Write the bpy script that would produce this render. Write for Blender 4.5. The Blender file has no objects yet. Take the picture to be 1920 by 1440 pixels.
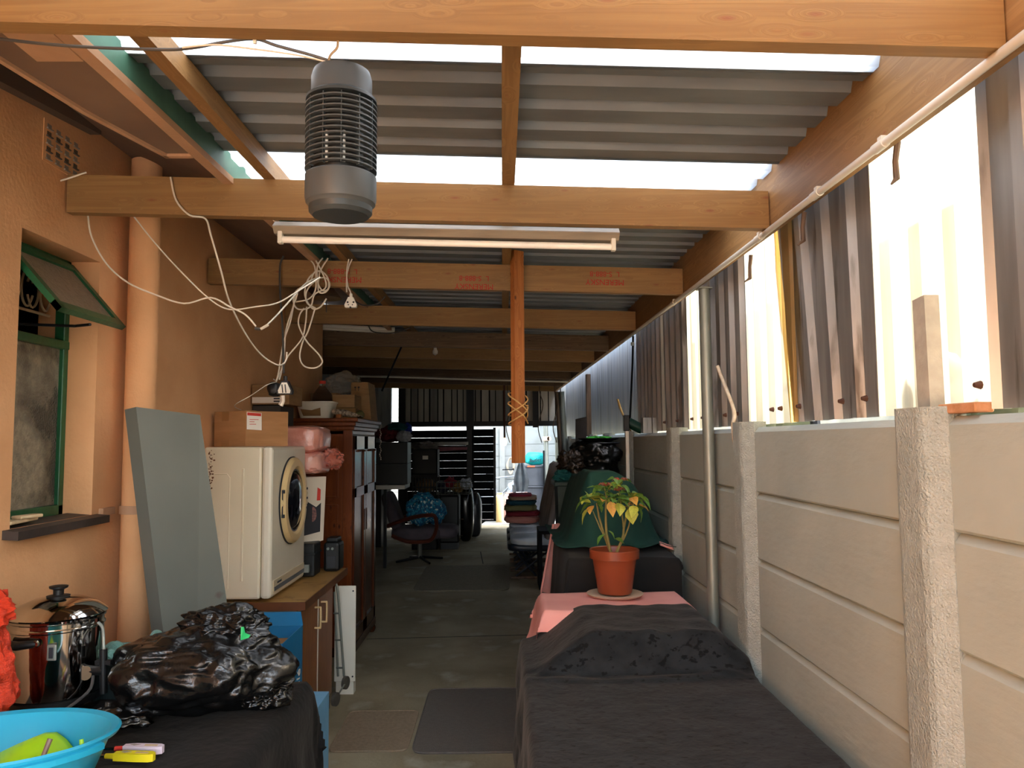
import bpy, bmesh, math, random
from mathutils import Vector, Matrix, noise
random.seed(7)
SC = bpy.context.scene
COL = SC.collection
PI = math.pi

# ---------------------------------------------------------------- camera
FPX, EYE = 1440.0, 1.72
YAW, PITCH, ROLL = math.radians(0.76), math.radians(4.28), math.radians(0.4)
_f = Vector((math.sin(YAW)*math.cos(PITCH), math.cos(YAW)*math.cos(PITCH), math.sin(PITCH)))
_r0 = _f.cross(Vector((0, 0, 1))).normalized(); _u0 = _r0.cross(_f)
_r = _r0*math.cos(ROLL) - _u0*math.sin(ROLL); _u = _r0*math.sin(ROLL) + _u0*math.cos(ROLL)
cd = bpy.data.cameras.new('camera'); cam = bpy.data.objects.new('camera', cd); COL.objects.link(cam)
cd.sensor_width = 36; cd.lens = 36*FPX/1920; cd.clip_start = 0.05; cd.clip_end = 200
m = Matrix((( _r.x, _u.x, -_f.x, 0), (_r.y, _u.y, -_f.y, 0), (_r.z, _u.z, -_f.z, EYE), (0, 0, 0, 1)))
cam.matrix_world = m
SC.camera = cam

# ---------------------------------------------------------------- light
SUN_EL, SUN_AZ = 46, -14          # azimuth: 0 = from +x (the fence side), negative = from behind the camera
world = bpy.data.worlds.new('sky'); SC.world = world; world.use_nodes = True
wn = world.node_tree; wn.nodes.clear()
wo = wn.nodes.new('ShaderNodeOutputWorld'); wb = wn.nodes.new('ShaderNodeBackground')
sk = wn.nodes.new('ShaderNodeTexSky'); sk.sky_type = 'NISHITA'; sk.sun_disc = False
sk.sun_elevation = math.radians(SUN_EL); sk.sun_rotation = math.radians(90 - SUN_AZ)
sk.air_density = 1.0; sk.dust_density = 5.0; sk.ozone_density = 1.0
wb.inputs['Strength'].default_value = 1.0
hs = wn.nodes.new('ShaderNodeHueSaturation'); hs.inputs['Saturation'].default_value = .8; hs.inputs['Hue'].default_value = .485; wn.links.new(sk.outputs[0], hs.inputs['Color']); wn.links.new(hs.outputs[0], wb.inputs[0]); wn.links.new(wb.outputs[0], wo.inputs[0])
sl = bpy.data.lights.new('sun', 'SUN'); so = bpy.data.objects.new('sun', sl); COL.objects.link(so)
sl.energy = 5.6; sl.angle = math.radians(1.2); sl.color = (0.86, 0.97, 0.97)
e, a = math.radians(SUN_EL), math.radians(SUN_AZ)
sd = Vector((math.cos(e)*math.cos(a), math.cos(e)*math.sin(a), math.sin(e)))
so.rotation_euler = sd.to_track_quat('Z', 'Y').to_euler(); so.location = (8, 0, 8)
SC.view_settings.view_transform = 'Standard'; SC.view_settings.look = 'None'
SC.view_settings.exposure = 1.75; SC.view_settings.gamma = 1.0
SC.view_settings.use_curve_mapping = False
SC.cycles.use_denoising = True
SC.cycles.max_bounces = 12; SC.cycles.diffuse_bounces = 8; SC.cycles.transmission_bounces = 8
SC.cycles.transparent_max_bounces = 12; SC.cycles.caustics_reflective = False; SC.cycles.caustics_refractive = False
SC.cycles.sample_clamp_indirect = 8

# ---------------------------------------------------------------- helpers
def at(px, py, y):
    "world point seen at a pixel of the 1920x1440 picture, at distance y down the passage"
    d = _f + _r*((px-960)/FPX) - _u*((py-720)/FPX)
    return Vector((0, 0, EYE)) + d*(y/d.y)
def lin(c):
    if isinstance(c, str):
        c = [int(c[i:i+2], 16)/255 for i in (0, 2, 4)]
        c = [v/12.92 if v <= .04045 else ((v+.055)/1.055)**2.4 for v in c]
    return (c[0], c[1], c[2], 1)
def nd(nt, t, **k):
    n = nt.nodes.new('ShaderNode'+t)
    for a_, v in k.items():
        if a_ in n.inputs: n.inputs[a_].default_value = v
        else: setattr(n, a_, v)
    return n
def ramp(nt, stops):
    r = nt.nodes.new('ShaderNodeValToRGB'); el = r.color_ramp.elements
    while len(el) < len(stops): el.new(0.5)
    for e_, (p, c) in zip(el, stops): e_.position = p; e_.color = c
    return r
MATS = {}
def mat(name, c1, c2=None, scale=6, stretch=(1, 1, 1), rough=.7, metal=0, bump=0, bscale=40, bstretch=None, spec=.5, sheen=0,
        lo=.35, hi=.65, c3=None, s3=2.0, t3=(.5, .6), coat=0, trans=0, ior=1.45, alpha=1, detail=4, emit=None, es=0, sss=0, rvar=0):
    m_ = bpy.data.materials.new(name); m_.use_nodes = True; nt = m_.node_tree
    b = nt.nodes['Principled BSDF']; L = nt.links
    b.inputs['Base Color'].default_value = lin(c1); b.inputs['Roughness'].default_value = rough
    b.inputs['Metallic'].default_value = metal; b.inputs['Specular IOR Level'].default_value = spec
    b.inputs['IOR'].default_value = ior
    if sheen: b.inputs['Sheen Weight'].default_value = sheen; b.inputs['Sheen Roughness'].default_value = .45
    if coat: b.inputs['Coat Weight'].default_value = coat; b.inputs['Coat Roughness'].default_value = .12
    if trans: b.inputs['Transmission Weight'].default_value = trans
    if alpha < 1: b.inputs['Alpha'].default_value = alpha
    if emit: b.inputs['Emission Color'].default_value = lin(emit); b.inputs['Emission Strength'].default_value = es
    tc = nd(nt, 'TexCoord'); mp = nd(nt, 'Mapping'); mp.inputs['Scale'].default_value = stretch
    L.new(tc.outputs['Object'], mp.inputs[0])
    if c2 is not None:
        n = nd(nt, 'TexNoise'); n.inputs['Scale'].default_value = scale; n.inputs['Detail'].default_value = detail
        L.new(mp.outputs[0], n.inputs['Vector'])
        r = ramp(nt, [(lo, lin(c1)), (hi, lin(c2))]); L.new(n.outputs['Fac'], r.inputs[0])
        out = r.outputs[0]
        if c3 is not None:
            n3 = nd(nt, 'TexNoise'); n3.inputs['Scale'].default_value = s3; n3.inputs['Detail'].default_value = 8
            L.new(mp.outputs[0], n3.inputs['Vector'])
            r3 = ramp(nt, [(t3[0], (0, 0, 0, 1)), (t3[1], (1, 1, 1, 1))]); L.new(n3.outputs['Fac'], r3.inputs[0])
            mx = nd(nt, 'MixRGB'); L.new(r3.outputs[0], mx.inputs[0]); L.new(out, mx.inputs[1]); mx.inputs[2].default_value = lin(c3)
            out = mx.outputs[0]
        L.new(out, b.inputs['Base Color'])
        if rvar:
            mr = nd(nt, 'MapRange'); mr.inputs[3].default_value = rough-rvar; mr.inputs[4].default_value = rough+rvar
            L.new(n.outputs['Fac'], mr.inputs[0]); L.new(mr.outputs[0], b.inputs['Roughness'])
    if bump:
        nb = nd(nt, 'TexNoise'); nb.inputs['Scale'].default_value = bscale; nb.inputs['Detail'].default_value = 5
        if bstretch:
            mb = nd(nt, 'Mapping'); mb.inputs['Scale'].default_value = bstretch; L.new(tc.outputs['Object'], mb.inputs[0]); L.new(mb.outputs[0], nb.inputs['Vector'])
        else: L.new(tc.outputs['Object'], nb.inputs['Vector'])
        bp = nd(nt, 'Bump'); bp.inputs['Strength'].default_value = bump; bp.inputs['Distance'].default_value = .01
        L.new(nb.outputs['Fac'], bp.inputs['Height']); L.new(bp.outputs[0], b.inputs['Normal'])
    MATS[name] = m_
    return m_

def wood(name, c1, c2, knot, axis=0, rough=.6, grain=9, kn=.16):
    "sawn timber: stretched grain bands, rings and dark knots"
    m_ = bpy.data.materials.new(name); m_.use_nodes = True; nt = m_.node_tree; b = nt.nodes['Principled BSDF']; L = nt.links
    b.inputs['Roughness'].default_value = rough; b.inputs['Specular IOR Level'].default_value = .3
    tc = nd(nt, 'TexCoord'); mp = nd(nt, 'Mapping'); s = [grain*3, grain*3, grain*3]; s[axis] = .9
    mp.inputs['Scale'].default_value = s; L.new(tc.outputs['Object'], mp.inputs[0])
    # knots bend the grain
    vk = nd(nt, 'TexVoronoi'); mk = nd(nt, 'Mapping'); sk_ = [2.6, 2.6, 4.5]; sk_[axis] = 1.3
    mk.inputs['Scale'].default_value = sk_; mk.inputs['Location'].default_value = (.37, .11, .2)
    L.new(tc.outputs['Object'], mk.inputs[0]); L.new(mk.outputs[0], vk.inputs['Vector'])
    rk = ramp(nt, [(0.05, (1, 1, 1, 1)), (kn, (0, 0, 0, 1))]); L.new(vk.outputs['Distance'], rk.inputs[0])
    rb = ramp(nt, [(0.0, (1, 1, 1, 1)), (.42, (0, 0, 0, 1))]); L.new(vk.outputs['Distance'], rb.inputs[0])
    n = nd(nt, 'TexNoise'); n.inputs['Scale'].default_value = 1.0; n.inputs['Detail'].default_value = 5; n.inputs['Distortion'].default_value = 1.2
    ad = nd(nt, 'VectorMath'); ad.operation = 'ADD'; sc_ = nd(nt, 'VectorMath'); sc_.operation = 'SCALE'; sc_.inputs['Scale'].default_value = 2.2
    L.new(rb.outputs[0], sc_.inputs[0]); L.new(mp.outputs[0], ad.inputs[0]); L.new(sc_.outputs[0], ad.inputs[1]); L.new(ad.outputs[0], n.inputs['Vector'])
    r = ramp(nt, [(.3, lin(c1)), (.5, lin(c2)), (.62, lin(c1)), (.75, lin(c2))]); L.new(n.outputs['Fac'], r.inputs[0])
    mx = nd(nt, 'MixRGB'); L.new(rk.outputs[0], mx.inputs[0]); L.new(r.outputs[0], mx.inputs[1]); mx.inputs[2].default_value = lin(knot)
    n2 = nd(nt, 'TexNoise'); n2.inputs['Scale'].default_value = 1.7; L.new(tc.outputs['Object'], n2.inputs['Vector'])
    r2 = ramp(nt, [(.3, (.8, .8, .8, 1)), (.7, (1, 1, 1, 1))]); L.new(n2.outputs['Fac'], r2.inputs[0])
    m2 = nd(nt, 'MixRGB'); m2.blend_type = 'MULTIPLY'; m2.inputs[0].default_value = 1; L.new(mx.outputs[0], m2.inputs[1]); L.new(r2.outputs[0], m2.inputs[2])
    L.new(m2.outputs[0], b.inputs['Base Color'])
    bp = nd(nt, 'Bump'); bp.inputs['Strength'].default_value = .25; bp.inputs['Distance'].default_value = .004
    L.new(n.outputs['Fac'], bp.inputs['Height']); L.new(bp.outputs[0], b.inputs['Normal'])
    return m_

def translucent(name, c1, c2, gloss=.08, scale=(8, 8, 1.2), clear=0.0):
    m_ = bpy.data.materials.new(name); m_.use_nodes = True; nt = m_.node_tree; L = nt.links; nt.nodes.clear()
    o = nd(nt, 'OutputMaterial'); t = nd(nt, 'BsdfTranslucent'); g = nd(nt, 'BsdfGlossy'); g.inputs['Roughness'].default_value = .35
    tc = nd(nt, 'TexCoord'); mp = nd(nt, 'Mapping'); mp.inputs['Scale'].default_value = scale; L.new(tc.outputs['Object'], mp.inputs[0])
    n = nd(nt, 'TexNoise'); n.inputs['Scale'].default_value = 1; n.inputs['Detail'].default_value = 6; L.new(mp.outputs[0], n.inputs['Vector'])
    r = ramp(nt, [(.3, lin(c1)), (.7, lin(c2))]); L.new(n.outputs['Fac'], r.inputs[0]); L.new(r.outputs[0], t.inputs['Color'])
    df = nd(nt, 'BsdfDiffuse'); L.new(r.outputs[0], df.inputs['Color'])
    m0 = nd(nt, 'MixShader'); m0.inputs[0].default_value = .3; L.new(t.outputs[0], m0.inputs[1]); L.new(df.outputs[0], m0.inputs[2])
    tr = nd(nt, 'BsdfRefraction'); tr.inputs['IOR'].default_value = 1.02; tr.inputs['Roughness'].default_value = .35; L.new(r.outputs[0], tr.inputs['Color'])
    m1 = nd(nt, 'MixShader'); m1.inputs[0].default_value = clear; L.new(m0.outputs[0], m1.inputs[1]); L.new(tr.outputs[0], m1.inputs[2])
    m2 = nd(nt, 'MixShader'); m2.inputs[0].default_value = gloss; L.new(m1.outputs[0], m2.inputs[1]); L.new(g.outputs[0], m2.inputs[2])
    L.new(m2.outputs[0], o.inputs[0])
    return m_

class MB:
    def __init__(s): s.bm = bmesh.new()
    def box(s, c, size, rot=None):
        r = bmesh.ops.create_cube(s.bm, size=1)
        M = Matrix.Translation(c) @ (rot.to_4x4() if rot else Matrix()) @ Matrix.Diagonal((*size, 1))
        bmesh.ops.transform(s.bm, matrix=M, verts=r['verts']); return s
    def bx(s, x0, x1, y0, y1, z0, z1):
        return s.box(((x0+x1)/2, (y0+y1)/2, (z0+z1)/2), (abs(x1-x0), abs(y1-y0), abs(z1-z0)))
    def hexa(s, b, t):
        "eight corners: four bottom, four top (same order)"
        v = [s.bm.verts.new(p) for p in list(b)+list(t)]
        for f in ((3, 2, 1, 0), (4, 5, 6, 7), (0, 1, 5, 4), (1, 2, 6, 5), (2, 3, 7, 6), (3, 0, 4, 7)): s.bm.faces.new([v[i] for i in f])
        return s
    def slab(s, pts, vec):
        "polygon pushed along vec"
        n = len(pts); vec = Vector(vec)
        a_ = [s.bm.verts.new(p) for p in pts]; b_ = [s.bm.verts.new(Vector(p)+vec) for p in pts]
        s.bm.faces.new(a_); s.bm.faces.new(b_[::-1])
        for i in range(n): s.bm.faces.new([a_[i], b_[i], b_[(i+1) % n], a_[(i+1) % n]])
        return s
    def ring(s, c, ax1, ax2, r, n):
        return [s.bm.verts.new(c + ax1*(r*math.cos(2*PI*i/n)) + ax2*(r*math.sin(2*PI*i/n))) for i in range(n)]
    def tube(s, pts, r, n=8, closed=False, caps=True):
        pts = [Vector(p) for p in pts]; rr = r if isinstance(r, (list, tuple)) else [r]*len(pts)
        rings = []; prev = None; N = len(pts)
        for i, p in enumerate(pts):
            if closed: d = pts[(i+1) % N]-pts[(i-1) % N]
            else: d = pts[min(i+1, N-1)]-pts[max(i-1, 0)]
            if d.length < 1e-9: d = Vector((0, 0, 1))
            d.normalize()
            if prev is None: ax = d.cross(Vector((0, 0, 1)) if abs(d.z) < .9 else Vector((1, 0, 0))).normalized()
            else: ax = (prev - d*prev.dot(d)).normalized()
            prev = ax; rings.append(s.ring(p, ax, d.cross(ax), rr[i], n))
        M_ = N if closed else N-1
        for i in range(M_):
            A, B = rings[i], rings[(i+1) % N]
            for j in range(n): s.bm.faces.new([A[j], A[(j+1) % n], B[(j+1) % n], B[j]])
        if caps and not closed:
            s.bm.faces.new(rings[0][::-1]); s.bm.faces.new(rings[-1])
        return s
    def cyl(s, p0, p1, r, n=16): return s.tube([p0, p1], r, n)
    def lathe(s, c, prof, n=32, sx=1, sy=1, axis=None):
        c = Vector(c); rings = []; Q = axis or Matrix.Identity(3)
        for r, z in prof:
            rings.append([s.bm.verts.new(c + Q @ Vector((r*sx*math.cos(2*PI*i/n), r*sy*math.sin(2*PI*i/n), z))) for i in range(n)])
        for A, B in zip(rings, rings[1:]):
            for j in range(n): s.bm.faces.new([A[j], A[(j+1) % n], B[(j+1) % n], B[j]])
        if prof[0][0] > 1e-4: s.bm.faces.new(rings[0][::-1])
        if prof[-1][0] > 1e-4: s.bm.faces.new(rings[-1])
        return s
    def grid(s, fn, nu, nv):
        V = [[s.bm.verts.new(fn(i/nu, j/nv)) for j in range(nv+1)] for i in range(nu+1)]
        for i in range(nu):
            for j in range(nv): s.bm.faces.new([V[i][j], V[i+1][j], V[i+1][j+1], V[i][j+1]])
        return s
    def blob(s, c, rad, amp=.15, freq=2.0, sub=4, seed=0, ridge=0, floor=None, power=1.0, rfreq=None):
        r = bmesh.ops.create_icosphere(s.bm, subdivisions=sub, radius=1); off = Vector((seed*7.3, seed*3.1, seed*1.7)); c = Vector(c)
        for v in r['verts']:
            d = v.co.normalized(); q = d*freq + off
            k = 1 + amp*noise.noise(q) + amp*.4*noise.noise(q*2.7)
            if ridge:
                q2 = d*(rfreq or freq*2.2) + off + Vector((noise.noise(q*1.3), noise.noise(q*1.7+off), 0))
                k += ridge*((1-abs(noise.noise(q2))*2.2) - .5) + ridge*.5*((1-abs(noise.noise(q2*2.3))*2.2) - .5)
            p = Vector([math.copysign(abs(d[i])**power, d[i])*k*rad[i] for i in range(3)]) + c
            if floor is not None and p.z < floor: p.z = floor + (p.z-floor)*.02
            v.co = p
        return s
    def build(s, name, m_, parent=None, smooth=False, bevel=0, label=None, solid=0, sub=0, kind=None, autosm=None):
        if bevel:
            es = [e_ for e_ in s.bm.edges if len(e_.link_faces) == 2 and e_.calc_face_angle(0) > .5]
            bmesh.ops.bevel(s.bm, geom=es, offset=bevel, segments=2, profile=.5, affect='EDGES', clamp_overlap=True)
        bmesh.ops.recalc_face_normals(s.bm, faces=s.bm.faces)
        me = bpy.data.meshes.new(name); s.bm.to_mesh(me); s.bm.free()
        for mm in (m_ if isinstance(m_, (list, tuple)) else [m_]): me.materials.append(mm)
        if smooth:
            for p in me.polygons: p.use_smooth = True
            if smooth != 'all':
                try: me.set_sharp_from_angle(angle=math.radians(smooth if not isinstance(smooth, bool) else 40))
                except Exception: pass
        o = bpy.data.objects.new(name, me); COL.objects.link(o)
        if parent:
            o.parent = parent; base = parent.get('_w'); 
            o.location = -Vector(base) if base is not None else (0, 0, 0)
            o['_w'] = (0.0, 0.0, 0.0) if False else tuple([0.0, 0.0, 0.0])
        if solid:
            md = o.modifiers.new('thickness', 'SOLIDIFY'); md.thickness = solid; md.offset = 0
        if sub:
            md = o.modifiers.new('smooth', 'SUBSURF'); md.levels = sub; md.render_levels = sub
        if label: o['label'] = label
        if kind: o['kind'] = kind
        return o

def tag(o, label, cat, group=None, kind=None):
    o['label'] = label; o['category'] = cat
    if group: o['group'] = group
    if kind: o['kind'] = kind
    return o
def thing(name, label, cat, loc, group=None, kind=None):
    o = bpy.data.objects.new(name, None); COL.objects.link(o); o.empty_display_size = .1
    o.location = loc; o['_w'] = tuple(float(v) for v in loc)
    return tag(o, label, cat, group, kind)
def structure(name, label=None):
    o = bpy.data.objects.new(name, None); COL.objects.link(o); o['kind'] = 'structure'
    if label: o['label'] = label
    o['_w'] = (0.0, 0.0, 0.0); return o
def centre(o):
    "move a one-mesh thing's origin to its base"
    vs = [v.co for v in o.data.vertices]
    c = Vector(((min(v.x for v in vs)+max(v.x for v in vs))/2, (min(v.y for v in vs)+max(v.y for v in vs))/2, min(v.z for v in vs)))
    o.data.transform(Matrix.Translation(-c)); o.location = c; o['_w'] = tuple(c); return o
def solo(mb, name, m_, label, cat, group=None, kind=None, **k):
    o = mb.build(name, m_, None, **k); centre(o); return tag(o, label, cat, group, kind)
def dup(root, delta, label=None, rotz=0, group=None):
    r = root.copy(); COL.objects.link(r); r.location = root.location + Vector(delta); r.rotation_euler.z += rotz
    if label: r['label'] = label
    if group: r['group'] = group
    for ch in [c for c in root.children]:
        c = ch.copy(); COL.objects.link(c); c.parent = r
        for g in [x for x in ch.children]:
            d = g.copy(); COL.objects.link(d); d.parent = c
    return r
def smooth_path(pts, n=6):
    pts = [Vector(p) for p in pts]; P = [pts[0]]+pts+[pts[-1]]; out = []
    for i in range(1, len(P)-2):
        for k in range(n):
            t = k/n; a_, b_, c_, d_ = P[i-1], P[i], P[i+1], P[i+2]
            out.append(.5*((2*b_)+(c_-a_)*t+(2*a_-5*b_+4*c_-d_)*t*t+(3*b_-a_-3*c_+d_)*t**3))
    out.append(pts[-1]); return out
def text(body, size, m_, parent, M, name='lettering', extrude=.0006, align='CENTER', label=None):
    cu = bpy.data.curves.new(name, 'FONT'); cu.body = body; cu.size = size; cu.align_x = align; cu.align_y = 'CENTER'; cu.extrude = extrude
    cu.materials.append(m_); o = bpy.data.objects.new(name, cu); COL.objects.link(o)
    if parent is not None:
        o.parent = parent; base = Vector(parent.get('_w') or (0, 0, 0))
        o.matrix_basis = Matrix.Translation(-base) @ M
    else: o.matrix_world = M
    me = bpy.data.meshes.new_from_object(o); me.name = name; mw = o.matrix_basis.copy(); wm = o.matrix_world.copy()
    m2 = bpy.data.objects.new(name, me); COL.objects.link(m2)
    if parent is not None: m2.parent = parent
    m2.matrix_basis = mw if parent is not None else M; bpy.data.objects.remove(o)
    if label: m2['label'] = label
    return m2
def frame(origin, xdir, ydir):
    x = Vector(xdir).normalized(); z = x.cross(Vector(ydir)).normalized(); y = z.cross(x)
    return Matrix(((x.x, y.x, z.x, origin[0]), (x.y, y.y, z.y, origin[1]), (x.z, y.z, z.z, origin[2]), (0, 0, 0, 1)))
def cloth(x0, x1, y0, y1, z, drops, hfn=None, fold=.02, ff=9, seed=0, n=70, flare=.1, roundr=.02, wob=.004, corner=.12):
    "draped cloth; drops = (x-, x+, y-, y+) overhangs"
    mb = MB(); dl, dr, df, db = drops; W = x1-x0+dl+dr; D = y1-y0+df+db
    def fn(u, v):
        s = x0-dl+u*W; t = y0-df+v*D
        ex = max(x0-s, 0)+max(s-x1, 0); ey = max(y0-t, 0)+max(t-y1, 0)
        sx = -1 if s < x0 else (1 if s > x1 else 0); sy = -1 if t < y0 else (1 if t > y1 else 0)
        xx = min(max(s, x0), x1); yy = min(max(t, y0), y1)
        zt = z + (hfn(xx, yy) if hfn else 0) + wob*noise.noise(Vector((xx*6, yy*6, seed)))
        dd = max(ex, ey); mn = min(ex, ey)
        amt = min(dd/.25, 1)
        fo = fold*amt*(noise.noise(Vector((s*ff, t*ff, seed+3)))+.5*math.sin((xx*ff*2.1 if sy else yy*ff*2.1)+seed))
        out = roundr*(1-math.exp(-dd/.02)) + flare*dd + fo
        if ex >= ey: ox = sx*out; oy = sy*(corner*mn + flare*mn)
        else: oy = sy*out; ox = sx*(corner*mn + flare*mn)
        return (xx+ox, yy+oy, zt-dd)
    mb.grid(fn, n, int(n*D/W) if D/W < 3 else n*2)
    return mb
# ---------------------------------------------------------------- materials
M_PEACH = mat('peach_plaster', 'DEA97A', 'D39D6E', 3, rough=.85, bump=.25, bscale=60, spec=.25)
M_PEACHD = mat('dark_peach_paint', 'BC9474', 'AC8464', 4, rough=.8, bump=.2, bscale=50)  # darker peach than the wall plaster
M_WHITEW = mat('painted_concrete', 'ABB0A8', 'A1A69E', 2.5, rough=.6, bump=.35, bscale=28, bstretch=(1, .35, 1), spec=.35)
M_ROUGHW = mat('rough_painted_concrete', 'ACB0A8', 'A0A49C', 30, rough=.8, bump=1.0, bscale=140, spec=.3)
M_CONC = mat('concrete_floor', 'A69A80', '82775F', 1.6, rough=.8, bump=.35, bscale=45, c3='B0A894', s3=3.2, t3=(.56, .72), spec=.35, detail=8)
M_CONCO = mat('yard_concrete', 'A9A59E', '8F8B85', 1.5, rough=.85, bump=.2)
M_BEAM = wood('pine_beam', '9C784A', '8E6B42', '8A5A3C', 0)
M_BEAMY = wood('pine_beam_long', '9C764A', '8A663E', '8A5A3C', 1, kn=.10)
M_BEAMD = wood('old_pine_beam', '7A6248', '5F4A36', '3A281E', 0)
M_POST = wood('orange_pine_post', 'B5713C', '9A5A2B', '5A2E18', 2, kn=.1)
M_METAL = mat('galvanised_sheet', 'ABADAE', '94979A', 14, (1, 1, .3), rough=.42, metal=.75, bump=.05, bscale=90, c3='6C6A66', s3=3, t3=(.6, .75))
M_METALR = mat('galvanised_roof_sheet', '777B7D', '6A6E71', 10, (.3, 1, 1), rough=.6, metal=.3)
M_METALD = mat('weathered_sheet', 'A1A09D', '858482', 6, (1, 2, .25), rough=.42, metal=.6, c3='5E5A55', s3=9, t3=(.60, .70))
M_CLEARR = translucent('clear_roof_sheet', 'A9ACAC', '9DA1A3', .05, (2, 30, 30), .25)
M_CLEAR = translucent('cream_plastic_sheet', 'ABA592', '8C8570', .06, (10, 10, 1.0), .40)
M_YELLOW = translucent('yellowed_plastic_sheet', 'CDA968', 'B08C4C', .06, (10, 10, 1.5), .05)
M_PALE = mat('pale_flat_sheet', 'A2A6AC', 'B2B2AE', 2, (6, 6, .5), rough=.6, c3='7B7A76', s3=2.5, t3=(.5, .7))
M_GREEN = mat('green_gloss_paint', '1F5A38', '184A2E', 8, rough=.35, bump=.15, bscale=30)
M_GREENF = mat('faded_green_fascia', '4E7A66', '3D6654', 6, (1, 1, 1), rough=.6)
M_OBSC = mat('obscure_glass', '8A806F', 'A39880', 30, rough=.18, bump=.8, bscale=110, spec=.7, c3='4B443B', s3=2.5, t3=(.45, .6))
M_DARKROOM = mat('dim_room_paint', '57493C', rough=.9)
M_CREAMIRON = mat('cream_iron', 'D9C3A0', rough=.5)
M_BLACKP = mat('black_paint', '111317', '0B0D10', 6, rough=.8, spec=.2)
M_BLACKM = mat('black_steel', '0E1014', rough=.4, metal=.2)
M_WHITEP = mat('white_plastic', 'E4DECF', rough=.4)
M_CONDUIT = mat('white_conduit', 'C9C4BA', rough=.45)
M_STEEL = mat('galvanised_post', '8E9188', '7C8078', 12, (1, 1, .2), rough=.45, metal=.5, c3='A7A9A0', s3=5, t3=(.6, .75))
M_SILL = mat('dark_sill', '3B302A', '2D2521', 9, rough=.55, bump=.1)
M_BROWN = mat('brown_weathered_wood', '6A5442', '4E3D30', 8, (3, 3, .4), rough=.8)
M_REDINK = mat('red_stamp_ink', 'A82418', rough=.7)

# ---------------------------------------------------------------- the setting
YG = 15.6        # the gate line
def ZB(x, y): return 2.53 + .012*(y-1.5) + .027*(1.06-x)      # underside of the cross beams
BEAMS = [1.53, 2.95, 4.39, 5.97, 7.5, 8.7, 10.1, 11.6, 13.3, 15.0]

fl = MB(); fl.bx(-8, 8, -12, -1.6, -.12, 0); fl.build('ground_back', M_CONCO, kind='structure')  # out-of-view ground, made pale to bounce light forward under the roof
fl = MB(); fl.bx(-4.5, 4.5, -1.6, YG+.4, -.12, 0); o = fl.build('floor', M_CONC, kind='structure')
fl = MB(); fl.bx(-8, 8, YG+.4, 32, -.12, -.004); o = fl.build('ground', mat('yard_slab', '74726E', '65635F', 1.5, rough=.85), kind='structure')
# hairline joints cut proud of the slab as thin recess strips
jt = structure('trim_1')
for (xa, ya, xb, yb) in ((-1.5, 12.2, 1.1, 12.35), (-.35, 12.2, -.28, 11.0), (-1.2, 6.9, .4, 7.0)):
    d = Vector((xb-xa, yb-ya, 0)); n_ = Vector((-d.y, d.x, 0)).normalized()*.006
    mb = MB(); mb.slab([Vector((xa, ya, .0005))-n_, Vector((xb, yb, .0005))-n_, Vector((xb, yb, .0005))+n_, Vector((xa, ya, .0005))+n_], (0, 0, .001))
    mb.build('floor_joint', M_BLACKP, jt)

# house wall on the left, window opening y 2.70-3.23, z 1.43-2.50
WX, WY0, WY1, WZ0, WZ1 = -1.70, 2.70, 3.23, 1.43, 2.49
wl = MB()
wl.bx(-1.95, WX, -4, WY0, 0, 3.5); wl.bx(-1.95, WX, WY1, 7.27, 0, 3.5)
wl.bx(-1.95, WX, WY0, WY1, 0, WZ0); wl.bx(-1.95, WX, WY0, WY1, WZ1, 3.5)
wl = wl.build('wall_left', M_PEACH, kind='structure')
mb = MB(); mb.bx(-3.2, -1.95, 7.07, 7.27, 0, 3.5); mb.build('wall_left_return', M_PEACH, kind='structure')
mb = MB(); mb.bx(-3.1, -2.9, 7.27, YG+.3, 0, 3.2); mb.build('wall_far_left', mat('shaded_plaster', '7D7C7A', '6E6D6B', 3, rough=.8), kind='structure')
mb = MB(); mb.bx(-2.9, -2.245, YG, YG+.12, 0, 2.95); mb.build('wall_far_left_end', M_PALE, kind='structure')
# dim room behind the window
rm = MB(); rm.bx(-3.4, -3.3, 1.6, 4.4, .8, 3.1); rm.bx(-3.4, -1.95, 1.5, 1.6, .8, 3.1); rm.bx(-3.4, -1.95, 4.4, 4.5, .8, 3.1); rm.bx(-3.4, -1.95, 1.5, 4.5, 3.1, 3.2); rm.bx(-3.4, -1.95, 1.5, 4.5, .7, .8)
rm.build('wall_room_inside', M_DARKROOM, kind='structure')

# window: green steel frame, fixed lower pane, tilted top vent, burglar bar
win = structure('window_1')
FX = -1.83
fr = MB()
for (a0, a1, b0, b1) in ((WY0, WY0+.035, WZ0, WZ1), (WY1-.035, WY1, WZ0, WZ1), (WY0, WY1, WZ0, WZ0+.045), (WY0, WY1, WZ1-.03, WZ1)):
    fr.bx(FX-.03, FX+.012, a0, a1, b0, b1)
fr.bx(FX-.03, FX+.016, WY0, WY1, 2.115, 2.15)
fr.build('window_frame', M_GREEN, win, bevel=.004)
mb = MB(); mb.bx(FX-.012, FX-.006, WY0+.03, WY1-.03, WZ0+.04, 2.118); mb.build('pane', M_OBSC, win)
for yy in (WY0+.3,):
    mb = MB(); mb.bx(FX-.07, FX-.055, yy-.01, yy+.01, WZ0, 2.11); mb.build('glazing_bar', M_CREAMIRON, win)
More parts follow.
